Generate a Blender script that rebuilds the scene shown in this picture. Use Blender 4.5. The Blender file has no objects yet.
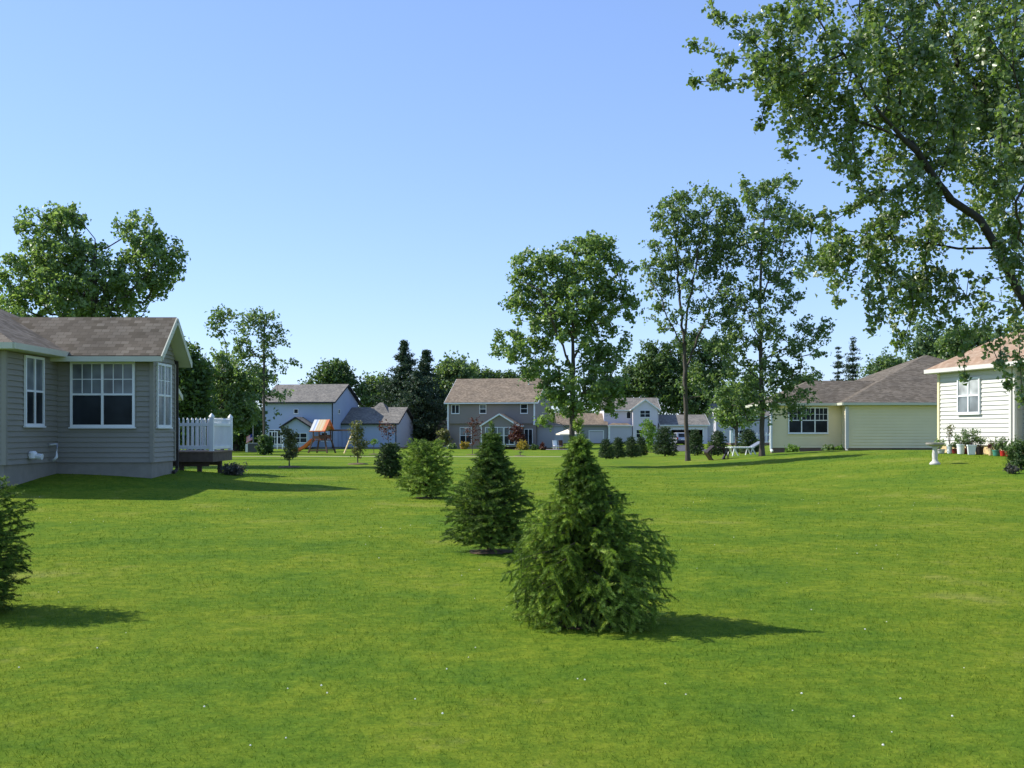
import bpy, math, random
import numpy as np
from mathutils import Vector, Matrix
R = math.radians
S = bpy.context.scene
C = S.collection
F = 1100.0; CAMZ = 1.6; HOR = 431.0

# ------------------------------------------------------------------ world, camera, sun
SUN_EL = 41.0
SHD = Vector((math.cos(R(13)), -math.sin(R(13)), 0))          # direction shadows fall
w = bpy.data.worlds.new("World"); S.world = w; w.use_nodes = True
nt = w.node_tree; bg = nt.nodes['Background']
sky = nt.nodes.new('ShaderNodeTexSky'); sky.sky_type = 'NISHITA'; sky.sun_disc = False
sky.sun_elevation = R(SUN_EL)
sky.sun_rotation = math.atan2(-SHD.x, -SHD.y)
sky.air_density = 1.0; sky.dust_density = 0.15; sky.ozone_density = 3.2; sky.altitude = 200
gm = nt.nodes.new('ShaderNodeGamma'); gm.inputs[1].default_value = .65
mg = nt.nodes.new('ShaderNodeMix'); mg.data_type = 'RGBA'; mg.blend_type = 'MULTIPLY'; mg.inputs[0].default_value = 1; mg.inputs[7].default_value = (1.02, 1.185, 1.62, 1)
nt.links.new(sky.outputs[0], gm.inputs[0]); nt.links.new(gm.outputs[0], mg.inputs[6]); nt.links.new(mg.outputs[2], bg.inputs[0]); bg.inputs[1].default_value = 0.149
sl = bpy.data.lights.new('sun', 'SUN'); sl.energy = 4.2; sl.angle = R(0.55); sl.color = (1.0, 0.95, 0.85)
so = bpy.data.objects.new('sun', sl); C.objects.link(so)
tosun = Vector((-SHD.x*math.cos(R(SUN_EL)), -SHD.y*math.cos(R(SUN_EL)), math.sin(R(SUN_EL))))
so.rotation_euler = tosun.to_track_quat('Z', 'Y').to_euler()
so.location = tosun*60
cd = bpy.data.cameras.new('camera'); cam = bpy.data.objects.new('camera', cd); C.objects.link(cam)
cd.sensor_width = 36.0; cd.lens = 36.0*F/1024; cd.shift_y = (HOR-384)/1024.0
cam.location = (0, 0, CAMZ); cam.rotation_euler = (R(90), 0, 0); cd.clip_end = 8000; cd.clip_start = .1
S.camera = cam
S.view_settings.view_transform = 'Standard'; S.view_settings.look = 'None'
S.view_settings.exposure = 0.7; S.view_settings.gamma = 1.0
S.render.engine = 'CYCLES'
S.cycles.max_bounces = 6; S.cycles.transparent_max_bounces = 8

# ------------------------------------------------------------------ terrain
KN = [(-60,0),(12,0),(25,.10),(35,.20),(50,.22),(73,-.15),(97,-.35),(127,-.48),(165,-.25),(205,-.2),(9000,-.2)]
def lin(y):
    if y <= KN[0][0]: return KN[0][1]
    for (a, za), (b, zb) in zip(KN, KN[1:]):
        if y <= b: return za+(zb-za)*(y-a)/(b-a)
    return KN[-1][1]
_tab = [sum(lin(y+k) for k in range(-8, 9, 2))/9 for y in range(-60, 260)]
def ss(t): t = max(0., min(1., t)); return t*t*(3-2*t)
def g(x, y):
    i = int(math.floor(y))+60
    if i < 0: z = _tab[0]
    elif i >= len(_tab)-1: z = _tab[-1]
    else: f = y-math.floor(y); z = _tab[i]*(1-f)+_tab[i+1]*f
    r = ss((x-5)/11)*ss((y-14)/24)*(1-.55*ss((y-44)/22))*(1-ss((y-75)/40))
    z += .62*r
    z += .42*math.exp(-(((x+12.5)/5.0)**2+((y-30)/5.0)**2)**1.5)
    return z
def X(px, d): return (px-512.0)*d/F
def Z(py, d): return CAMZ+(HOR-py)*d/F
def W(px, py, d): return Vector((X(px, d), d, Z(py, d)))
def gnd(px, d): x = X(px, d); return Vector((x, d, g(x, d)))

# ------------------------------------------------------------------ materials
def M(name):
    m = bpy.data.materials.new(name); m.use_nodes = True
    n = m.node_tree.nodes; l = m.node_tree.links
    return m, n, l, n['Principled BSDF']
def ramp(n, stops):
    r = n.new('ShaderNodeValToRGB'); e = r.color_ramp.elements
    e[0].position, e[0].color = stops[0][0], (*stops[0][1], 1)
    e[1].position, e[1].color = stops[-1][0], (*stops[-1][1], 1)
    for p, c in stops[1:-1]:
        k = e.new(p); k.color = (*c, 1)
    return r
def plain(name, col, rough=.6, var=.12, scale=3.0, bump=0.0, spec=.4, metal=0.0, bscale=60):
    m, n, l, b = M(name)
    tc = n.new('ShaderNodeTexCoord'); nz = n.new('ShaderNodeTexNoise')
    nz.inputs['Scale'].default_value = scale; nz.inputs['Detail'].default_value = 6
    l.new(tc.outputs['Object'], nz.inputs['Vector'])
    r = ramp(n, [(.25, tuple(c*(1-var) for c in col)), (.75, tuple(min(1, c*(1+var)) for c in col))])
    l.new(nz.outputs['Fac'], r.inputs[0]); l.new(r.outputs[0], b.inputs['Base Color'])
    b.inputs['Roughness'].default_value = rough; b.inputs['Specular IOR Level'].default_value = spec
    b.inputs['Metallic'].default_value = metal
    if bump:
        z2 = n.new('ShaderNodeTexNoise'); z2.inputs['Scale'].default_value = bscale
        l.new(tc.outputs['Object'], z2.inputs['Vector'])
        bp = n.new('ShaderNodeBump'); bp.inputs['Strength'].default_value = bump; bp.inputs['Distance'].default_value = .01
        l.new(z2.outputs['Fac'], bp.inputs['Height']); l.new(bp.outputs[0], b.inputs['Normal'])
    return m
def shingle(name, c1, c2, c3):
    m, n, l, b = M(name)
    uv = n.new('ShaderNodeUVMap'); br = n.new('ShaderNodeTexBrick')
    l.new(uv.outputs[0], br.inputs['Vector'])
    br.inputs['Scale'].default_value = 1.0; br.inputs['Brick Width'].default_value = .21
    br.inputs['Row Height'].default_value = .13; br.inputs['Mortar Size'].default_value = .006
    br.inputs['Color1'].default_value = (0, 0, 0, 1); br.inputs['Color2'].default_value = (1, 1, 1, 1)
    br.inputs['Mortar'].default_value = (0, 0, 0, 1)
    r = ramp(n, [(.0, c1), (.5, c2), (1.0, c3)]); l.new(br.outputs['Color'], r.inputs[0])
    nz = n.new('ShaderNodeTexNoise'); nz.inputs['Scale'].default_value = .9; nz.inputs['Detail'].default_value = 8
    l.new(uv.outputs[0], nz.inputs['Vector'])
    mx = n.new('ShaderNodeMix'); mx.data_type = 'RGBA'; mx.blend_type = 'MULTIPLY'; mx.inputs[0].default_value = .7
    r2 = ramp(n, [(.3, (.72, .72, .72)), (.7, (1.15, 1.12, 1.08))]); l.new(nz.outputs['Fac'], r2.inputs[0])
    l.new(r.outputs[0], mx.inputs[6]); l.new(r2.outputs[0], mx.inputs[7]); l.new(mx.outputs[2], b.inputs['Base Color'])
    bp = n.new('ShaderNodeBump'); bp.inputs['Strength'].default_value = .5; bp.inputs['Distance'].default_value = .012
    l.new(br.outputs['Fac'], bp.inputs['Height']); bp.invert = True; l.new(bp.outputs[0], b.inputs['Normal'])
    b.inputs['Roughness'].default_value = .95; b.inputs['Specular IOR Level'].default_value = .15
    return m
def leafmat(name, c1, c2, c3=None, transl=.35, rough=.55, spec=.35, under=None):
    m, n, l, b = M(name)
    ge = n.new('ShaderNodeNewGeometry'); tc = n.new('ShaderNodeTexCoord')
    nz = n.new('ShaderNodeTexNoise'); nz.inputs['Scale'].default_value = 1.1; nz.inputs['Detail'].default_value = 3
    l.new(tc.outputs['Object'], nz.inputs['Vector'])
    mt = n.new('ShaderNodeMath'); mt.operation = 'MULTIPLY_ADD'
    l.new(ge.outputs['Random Per Island'], mt.inputs[0]); mt.inputs[1].default_value = .62
    m3 = n.new('ShaderNodeMath'); m3.operation = 'MULTIPLY_ADD'; l.new(nz.outputs['Fac'], m3.inputs[0])
    m3.inputs[1].default_value = 1.3; m3.inputs[2].default_value = -.45
    l.new(m3.outputs[0], mt.inputs[2])
    r = ramp(n, [(.05, c1), (.6, c2), (1.0, c3 or c2)])
    l.new(mt.outputs[0], r.inputs[0])
    if under:
        mu = n.new('ShaderNodeMix'); mu.data_type = 'RGBA'; l.new(ge.outputs['Backfacing'], mu.inputs[0]); l.new(r.outputs[0], mu.inputs[6]); mu.inputs[7].default_value = (*under, 1)
        l.new(mu.outputs[2], b.inputs['Base Color'])
    else: l.new(r.outputs[0], b.inputs['Base Color'])
    b.inputs['Roughness'].default_value = rough; b.inputs['Specular IOR Level'].default_value = spec
    tr = n.new('ShaderNodeBsdfTranslucent')
    hs = n.new('ShaderNodeMix'); hs.data_type = 'RGBA'; hs.blend_type = 'MULTIPLY'; hs.inputs[0].default_value = 1
    l.new(r.outputs[0], hs.inputs[6]); hs.inputs[7].default_value = (1.55, 1.6, .8, 1)
    l.new(hs.outputs[2], tr.inputs[0])
    ms = n.new('ShaderNodeMixShader'); ms.inputs[0].default_value = transl
    l.new(b.outputs[0], ms.inputs[1]); l.new(tr.outputs[0], ms.inputs[2])
    l.new(ms.outputs[0], n['Material Output'].inputs['Surface'])
    return m
def bark(name, c1, c2, sc=9):
    m, n, l, b = M(name)
    tc = n.new('ShaderNodeTexCoord'); mp = n.new('ShaderNodeMapping'); mp.inputs['Scale'].default_value = (1, 1, .22)
    nz = n.new('ShaderNodeTexNoise'); nz.inputs['Scale'].default_value = sc; nz.inputs['Detail'].default_value = 9
    nz.inputs['Roughness'].default_value = .7
    l.new(tc.outputs['Object'], mp.inputs[0]); l.new(mp.outputs[0], nz.inputs['Vector'])
    r = ramp(n, [(.3, c1), (.7, c2)]); l.new(nz.outputs['Fac'], r.inputs[0]); l.new(r.outputs[0], b.inputs['Base Color'])
    bp = n.new('ShaderNodeBump'); bp.inputs['Strength'].default_value = .8; bp.inputs['Distance'].default_value = .03
    l.new(nz.outputs['Fac'], bp.inputs['Height']); l.new(bp.outputs[0], b.inputs['Normal'])
    b.inputs['Roughness'].default_value = .9
    return m
def glassmat(name, col, rough=.06, spec=.3):
    m, n, l, b = M(name)
    tc = n.new('ShaderNodeTexCoord'); nz = n.new('ShaderNodeTexNoise'); nz.inputs['Scale'].default_value = 1.4
    l.new(tc.outputs['Object'], nz.inputs['Vector'])
    r = ramp(n, [(.35, tuple(c*.55 for c in col)), (.7, tuple(c*1.5 for c in col))])
    l.new(nz.outputs['Fac'], r.inputs[0]); l.new(r.outputs[0], b.inputs['Base Color'])
    b.inputs['Roughness'].default_value = rough; b.inputs['Specular IOR Level'].default_value = spec
    bp = n.new('ShaderNodeBump'); bp.inputs['Strength'].default_value = .12; bp.inputs['Distance'].default_value = .02
    l.new(nz.outputs['Fac'], bp.inputs['Height']); l.new(bp.outputs[0], b.inputs['Normal'])
    return m

m_grey_siding = plain('grey_siding', (.26, .245, .205), .55, .07, 1.2)
m_foundation = plain('grey_foundation', (.26, .24, .20), .85, .12, 4, .3)
m_brown_found = plain('brown_foundation', (.20, .13, .10), .85, .12, 4, .3)
m_soffit = plain('cream_trim', (.55, .55, .43), .5, .05)
m_white = plain('white_paint', (.78, .80, .80), .45, .05)
m_offwhite = plain('ivory_siding', (.60, .585, .54), .55, .04, 1.0)
m_yellow = plain('yellow_siding', (.78, .68, .42), .55, .05, 1.0)
m_blue = plain('blue_siding', (.365, .43, .56), .6, .05, .6)
m_paleblue = plain('pale_grey_siding', (.47, .46, .52), .6, .05, .6)
m_tan = plain('taupe_siding', (.23, .20, .18), .6, .05, .6)
m_whitehouse = plain('white_siding', (.66, .61, .65), .6, .05, .6)
m_slate = plain('slate_siding', (.28, .29, .30), .6, .05, .6)  # even slate grey, the siding's own colour
m_roofbrown = shingle('brown_shingles', (.100, .084, .062), (.143, .121, .094), (.192, .167, .132))
m_roofgrey = shingle('grey_shingles', (.145, .137, .122), (.205, .192, .168), (.27, .25, .215))
m_rooftaupe = shingle('taupe_shingles', (.155, .122, .088), (.225, .178, .130), (.30, .24, .175))
m_roofred = shingle('terracotta_shingles', (.28, .19, .13), (.34, .24, .17), (.40, .30, .22))
m_glass = glassmat('window_glass', (.020, .025, .030), .3, .10)
m_glassgrey = glassmat('curtained_glass', (.16, .18, .19), .15)
m_glasslite = glassmat('net_curtained_glass', (.45, .47, .47), .2)
m_bark = bark('bark_grey', (.035, .028, .022), (.12, .10, .08))
m_barkdark = bark('bark_dark', (.02, .016, .013), (.06, .05, .04))
m_deckwood = plain('deck_wood', (.13, .095, .07), .8, .25, 8, .3)
m_decktop = plain('deck_boards', (.34, .23, .17), .8, .2, 8, .3)
m_darkwood = plain('dark_stained_wood', (.028, .015, .010), .6, .25, 9)
m_orange = plain('orange_plastic', (.70, .15, .03), .4, .06)
m_tarp = {k: plain(k, c, .6, .04) for k, c in dict(tarp_white=(.55, .56, .56), tarp_peach=(.52, .42, .30), tarp_blue=(.22, .31, .48),
          tarp_cream=(.50, .37, .17), tarp_orange=(.55, .15, .04)).items()}
m_wood = plain('play_frame_wood', (.10, .05, .03), .7, .2, 6)
m_palewood = plain('pale_timber', (.62, .46, .24), .7, .15, 6)
m_stone = plain('cast_stone', (.55, .53, .49), .9, .25, 14, .6)
m_metal = plain('grey_metal', (.30, .31, .32), .4, .1, 5, metal=.6)
m_dark = plain('black_rubber', (.015, .015, .016), .6, .1)
m_mulch = plain('mulch', (.12, .085, .045), .95, .4, 14, .8)
m_needle = leafmat('spruce_needles', (.04, .09, .02), (.085, .17, .03), (.16, .26, .04), .3, .5)
m_needledark = leafmat('dark_needles', (.02, .045, .016), (.045, .09, .024), (.08, .13, .03), .15, .6)
m_needlefar = leafmat('far_needles', (0.025, 0.052, 0.028), (0.047, 0.083, 0.043), (0.078, 0.123, 0.056), .15, .6)
m_leafmaple = leafmat('maple_leaves', (0.076, 0.128, 0.034), (0.134, 0.211, 0.054), (0.293, 0.371, 0.140), .36, .36, .6, under=(.24, .28, .15))
m_leafash = leafmat('ash_leaves', (0.090, 0.153, 0.048), (0.159, 0.243, 0.080), (0.293, 0.383, 0.153), .42, .42, .5)
m_leafdark = leafmat('dark_leaves', (0.048, 0.090, 0.030), (0.084, 0.143, 0.046), (0.147, 0.217, 0.071), .32)
m_leafmid = leafmat('mid_leaves', (0.080, 0.134, 0.048), (0.140, 0.211, 0.080), (0.243, 0.319, 0.140), .42, .42, .5)
m_leafpale = leafmat('pale_leaves', (0.080, 0.137, 0.057), (0.125, 0.194, 0.085), (0.194, 0.274, 0.125), .35)
m_leafred = leafmat('red_leaves', (.05, .014, .014), (.10, .03, .025), (.13, .06, .035), .3)
m_leafolive = leafmat('olive_leaves', (.085, .10, .04), (.15, .16, .065), (.22, .21, .10), .38)
m_leafgold = leafmat('golden_leaves', (.22, .17, .03), (.38, .28, .05), (.5, .38, .08), .3)
m_leaflime = leafmat('lime_leaves', (.08, .16, .03), (.15, .26, .04), (.25, .36, .07), .35)
m_leafgrey = leafmat('grey_brown_leaves', (.05, .055, .045), (.09, .09, .075), (.13, .12, .10), .2)
m_petal = leafmat('plum_petals', (.03, .008, .02), (.07, .012, .04), (.12, .02, .06), .2)

def lawn_mat():
    m, n, l, b = M('lawn_turf')
    tc = n.new('ShaderNodeTexCoord')
    def noise(sc, det=5, ro=.6, stretch=None):
        z = n.new('ShaderNodeTexNoise'); z.inputs['Scale'].default_value = sc; z.inputs['Detail'].default_value = det
        z.inputs['Roughness'].default_value = ro
        if stretch:
            mp = n.new('ShaderNodeMapping'); mp.inputs['Scale'].default_value = stretch
            l.new(tc.outputs['Object'], mp.inputs[0]); l.new(mp.outputs[0], z.inputs['Vector'])
        else: l.new(tc.outputs['Object'], z.inputs['Vector'])
        return z
    a = noise(.30, 8, .78); r1 = ramp(n, [(.30, (.066, .138, .022)), (.44, (.105, .180, .018)), (.56, (.155, .214, .020)), (.68, (.235, .255, .058))])
    l.new(a.outputs['Fac'], r1.inputs[0])
    c = noise(5.5, 9, .8); r2 = ramp(n, [(.34, (.56, .70, .8)), (.5, (1, 1, 1)), (.66, (1.5, 1.32, 1.4))]); l.new(c.outputs['Fac'], r2.inputs[0])
    mx = n.new('ShaderNodeMix'); mx.data_type = 'RGBA'; mx.blend_type = 'MULTIPLY'; mx.inputs[0].default_value = .9
    l.new(r1.outputs[0], mx.inputs[6]); l.new(r2.outputs[0], mx.inputs[7])
    f = noise(28, 6, .8); r3 = ramp(n, [(.3, (.5, .58, .6)), (.72, (1.45, 1.35, 1.25))]); l.new(f.outputs['Fac'], r3.inputs[0])
    m2 = n.new('ShaderNodeMix'); m2.data_type = 'RGBA'; m2.blend_type = 'MULTIPLY'; m2.inputs[0].default_value = .8
    l.new(mx.outputs[2], m2.inputs[6]); l.new(r3.outputs[0], m2.inputs[7])
    l.new(m2.outputs[2], b.inputs['Base Color'])
    b.inputs['Roughness'].default_value = .85; b.inputs['Specular IOR Level'].default_value = .02
    b.inputs['Sheen Weight'].default_value = .0
    f2 = noise(60, 5, .8)
    bp = n.new('ShaderNodeBump'); bp.inputs['Strength'].default_value = .55; bp.inputs['Distance'].default_value = .03
    l.new(f2.outputs['Fac'], bp.inputs['Height'])
    bp2 = n.new('ShaderNodeBump'); bp2.inputs['Strength'].default_value = .35; bp2.inputs['Distance'].default_value = .1
    l.new(c.outputs['Fac'], bp2.inputs['Height']); l.new(bp.outputs[0], bp2.inputs['Normal']); l.new(bp2.outputs[0], b.inputs['Normal'])
    return m
m_lawn = lawn_mat()
def blade_mat():
    m, n, l, b = M('grass_blades')
    ge = n.new('ShaderNodeNewGeometry'); tc = n.new('ShaderNodeTexCoord')
    nz = n.new('ShaderNodeTexNoise'); nz.inputs['Scale'].default_value = .30; nz.inputs['Detail'].default_value = 8
    nz.inputs['Roughness'].default_value = .78
    l.new(tc.outputs['Object'], nz.inputs['Vector'])
    r1 = ramp(n, [(.30, (.070, .152, .022)), (.44, (.114, .198, .018)), (.56, (.170, .232, .020)), (.68, (.255, .275, .058))]); l.new(nz.outputs['Fac'], r1.inputs[0])
    n2 = n.new('ShaderNodeTexNoise'); n2.inputs['Scale'].default_value = 5.5; n2.inputs['Detail'].default_value = 9; n2.inputs['Roughness'].default_value = .8
    l.new(tc.outputs['Object'], n2.inputs['Vector'])
    r4 = ramp(n, [(.34, (.56, .70, .8)), (.5, (1, 1, 1)), (.66, (1.5, 1.32, 1.4))]); l.new(n2.outputs['Fac'], r4.inputs[0])
    m0 = n.new('ShaderNodeMix'); m0.data_type = 'RGBA'; m0.blend_type = 'MULTIPLY'; m0.inputs[0].default_value = .9
    l.new(r1.outputs[0], m0.inputs[6]); l.new(r4.outputs[0], m0.inputs[7])
    r2 = ramp(n, [(0, (.6, .7, .7)), (.85, (1.25, 1.2, 1.1)), (1, (2.0, 1.6, 2.2))]); l.new(ge.outputs['Random Per Island'], r2.inputs[0])
    mx = n.new('ShaderNodeMix'); mx.data_type = 'RGBA'; mx.blend_type = 'MULTIPLY'; mx.inputs[0].default_value = .85
    l.new(m0.outputs[2], mx.inputs[6]); l.new(r2.outputs[0], mx.inputs[7]); l.new(mx.outputs[2], b.inputs['Base Color'])
    b.inputs['Roughness'].default_value = .7; b.inputs['Specular IOR Level'].default_value = .03
    tr = n.new('ShaderNodeBsdfTranslucent'); l.new(mx.outputs[2], tr.inputs[0])
    ms = n.new('ShaderNodeMixShader'); ms.inputs[0].default_value = .35
    l.new(b.outputs[0], ms.inputs[1]); l.new(tr.outputs[0], ms.inputs[2]); l.new(ms.outputs[0], n['Material Output'].inputs['Surface'])
    return m
m_blade = blade_mat()
m_clover = plain('clover_petals', (.75, .75, .68), .7, .05)

# ------------------------------------------------------------------ object helpers
def tag(o, label=None, cat=None, group=None, kind=None):
    if label: o['label'] = label
    if cat: o['category'] = cat
    if group: o['group'] = group
    if kind: o['kind'] = kind
    return o
def thing(name, label, cat, loc=(0, 0, 0), rz=0, group=None):
    o = bpy.data.objects.new(name, None); C.objects.link(o); o.location = loc; o.rotation_euler = (0, 0, rz)
    o.empty_display_size = .3
    return tag(o, label, cat, group)
class MB:
    def __init__(s): s.v = []; s.f = []; s.m = []
    def poly(s, pts, mi=0):
        i = len(s.v); s.v += [tuple(p) for p in pts]; s.f.append(tuple(range(i, i+len(pts)))); s.m.append(mi); return s
    def box(s, x0, x1, y0, y1, z0, z1, mi=0):
        i = len(s.v)
        s.v += [(x, y, z) for z in (z0, z1) for y in (y0, y1) for x in (x0, x1)]
        for f in ((0, 2, 3, 1), (4, 5, 7, 6), (0, 1, 5, 4), (2, 6, 7, 3), (0, 4, 6, 2), (1, 3, 7, 5)):
            s.f.append(tuple(i+k for k in f)); s.m.append(mi)
        return s
    def beam(s, a, b, wd, ht, mi=0, up=(0, 0, 1)):
        a = Vector(a); b = Vector(b); d = (b-a).normalized(); u = Vector(up)
        if abs(d.dot(u)) > .95: u = Vector((0, 1, 0))
        r = d.cross(u).normalized(); u = r.cross(d).normalized(); i = len(s.v)
        for p in (a, b):
            for sx, sy in ((-1, -1), (1, -1), (1, 1), (-1, 1)): s.v.append(tuple(p+r*sx*wd/2+u*sy*ht/2))
        for f in ((0, 1, 2, 3), (7, 6, 5, 4), (0, 4, 5, 1), (1, 5, 6, 2), (2, 6, 7, 3), (3, 7, 4, 0)):
            s.f.append(tuple(i+k for k in f)); s.m.append(mi)
        return s
    def lathe(s, prof, n=16, c=(0, 0), mi=0, cap=True):
        i = len(s.v)
        for r, z in prof:
            for k in range(n): s.v.append((c[0]+r*math.cos(2*math.pi*k/n), c[1]+r*math.sin(2*math.pi*k/n), z))
        for j in range(len(prof)-1):
            for k in range(n):
                k2 = (k+1) % n; s.f.append((i+j*n+k, i+j*n+k2, i+(j+1)*n+k2, i+(j+1)*n+k)); s.m.append(mi)
        if cap:
            s.f.append(tuple(i+k for k in reversed(range(n)))); s.m.append(mi)
            s.f.append(tuple(i+(len(prof)-1)*n+k for k in range(n))); s.m.append(mi)
        return s
    def tube(s, pts, rs, n=8, mi=0):
        pts = [Vector(p) for p in pts]; i = len(s.v)
        for j, p in enumerate(pts):
            d = (pts[min(j+1, len(pts)-1)]-pts[max(j-1, 0)]).normalized()
            a = d.cross(Vector((0, 0, 1)));
            if a.length < .05: a = d.cross(Vector((0, 1, 0)))
            a.normalize(); b2 = d.cross(a); r = rs[j] if isinstance(rs, (list, tuple)) else rs
            for k in range(n): s.v.append(tuple(p+a*r*math.cos(2*math.pi*k/n)+b2*r*math.sin(2*math.pi*k/n)))
        for j in range(len(pts)-1):
            for k in range(n):
                k2 = (k+1) % n; s.f.append((i+j*n+k, i+j*n+k2, i+(j+1)*n+k2, i+(j+1)*n+k)); s.m.append(mi)
        s.f.append(tuple(i+k for k in reversed(range(n)))); s.m.append(mi)
        s.f.append(tuple(i+(len(pts)-1)*n+k for k in range(n))); s.m.append(mi)
        return s
    def build(s, name, mats, parent=None, bevel=0, smooth=False, uv=False):
        me = bpy.data.meshes.new(name); me.from_pydata(s.v, [], s.f)
        for m in (mats if isinstance(mats, (list, tuple)) else [mats]): me.materials.append(m)
        me.polygons.foreach_set('material_index', s.m)
        if smooth: me.polygons.foreach_set('use_smooth', [True]*len(s.f))
        me.update()
        if uv:
            L = me.uv_layers.new(name='UVMap')
            for p in me.polygons:
                nn = p.normal; u = Vector((0, 0, 1)).cross(nn)
                u = u.normalized() if u.length > 1e-3 else Vector((1, 0, 0)); v = nn.cross(u)
                for li in p.loop_indices:
                    co = me.vertices[me.loops[li].vertex_index].co; L.data[li].uv = (co.dot(u), co.dot(v))
        o = bpy.data.objects.new(name, me); C.objects.link(o)
        if parent: o.parent = parent
        if bevel:
            b = o.modifiers.new('bevel', 'BEVEL'); b.width = bevel; b.segments = 2; b.limit_method = 'ANGLE'
        return o
def fast_mesh(name, verts, faces, mat, parent=None, matidx=None):
    """verts (N,3), faces (M,k) constant k"""
    verts = np.asarray(verts, np.float32); faces = np.asarray(faces, np.int32); k = faces.shape[1]
    me = bpy.data.meshes.new(name)
    me.vertices.add(len(verts)); me.vertices.foreach_set('co', verts.ravel())
    me.loops.add(faces.size); me.loops.foreach_set('vertex_index', faces.ravel())
    me.polygons.add(len(faces)); me.polygons.foreach_set('loop_start', np.arange(0, faces.size, k, dtype=np.int32))
    for m in (mat if isinstance(mat, (list, tuple)) else [mat]): me.materials.append(m)
    if matidx is not None: me.polygons.foreach_set('material_index', np.asarray(matidx, np.int32))
    me.update(calc_edges=True); me.validate()
    o = bpy.data.objects.new(name, me); C.objects.link(o)
    if parent: o.parent = parent
    return o
def copy_tree(o, parent=None):
    c = o.copy(); C.objects.link(c); c.parent = parent
    for ch in list(o.children): copy_tree(ch, c)
    return c

# ------------------------------------------------------------------ ground
def axis(a, fine0, fine1, b, st):
    out = []; v = fine0; s = st
    while v > a: v -= s; s *= 1.35; out.append(max(v, a))
    out = out[::-1]; v = fine0
    while v < fine1: out.append(v); v += st
    out.append(fine1); v = fine1; s = st
    while v < b: v += s; s *= 1.35; out.append(min(v, b))
    return out
xs = axis(-4000, -60, 60, 4000, 1.0); ys = axis(-4000, -4, 185, 5000, 1.0)
gv = [(x, y, g(x, y)) for y in ys for x in xs]; nx = len(xs)
gf = [(j*nx+i, j*nx+i+1, (j+1)*nx+i+1, (j+1)*nx+i) for j in range(len(ys)-1) for i in range(nx-1)]
lawn = fast_mesh('lawn', gv, gf, m_lawn); tag(lawn, kind='structure')
lawn.data.polygons.foreach_set('use_smooth', [True]*len(gf))

def strip(name, pts, width, mat, lift=.012):
    pv = []; pf = []; dense = []
    for (a, b) in zip(pts, pts[1:]):
        n = max(1, int(math.dist(a, b)/1.0))
        dense += [(a[0]+(b[0]-a[0])*k/n, a[1]+(b[1]-a[1])*k/n) for k in range(n)]
    dense.append(pts[-1])
    for i, p in enumerate(dense):
        a = dense[max(i-1, 0)]; b = dense[min(i+1, len(dense)-1)]; dx, dy = b[0]-a[0], b[1]-a[1]; L = math.hypot(dx, dy)
        for s_ in (-1, 0, 1):
            x = p[0]-dy/L*width/2*s_; y = p[1]+dx/L*width/2*s_; pv.append((x, y, g(x, y)+lift+(.03 if s_ == 0 else .01)))
    for i in range(len(dense)-1):
        for k in (0, 1): pf.append((i*3+k+1, i*3+k, (i+1)*3+k, (i+1)*3+k+1))
    o = fast_mesh(name, pv, pf, mat); tag(o, kind='structure'); return o
m_path = plain('worn_path', (.36, .34, .20), .95, .15, 3, .3)
m_asph = plain('asphalt', (.07, .07, .075), .9, .2, 3, .3)
m_conc = plain('patio_concrete', (.24, .20, .21), .9, .12, 2, .2)
strip('path', [(-45, 75.5), (-25, 75), (-14, 74.2), (-6, 73.4), (4, 73)], .95, m_path)
strip('driveway', [(X(683, 152), 152), (X(681, 128), 128), (X(684, 112), 112), (X(700, 104), 104)], 5.2, m_asph)

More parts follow.
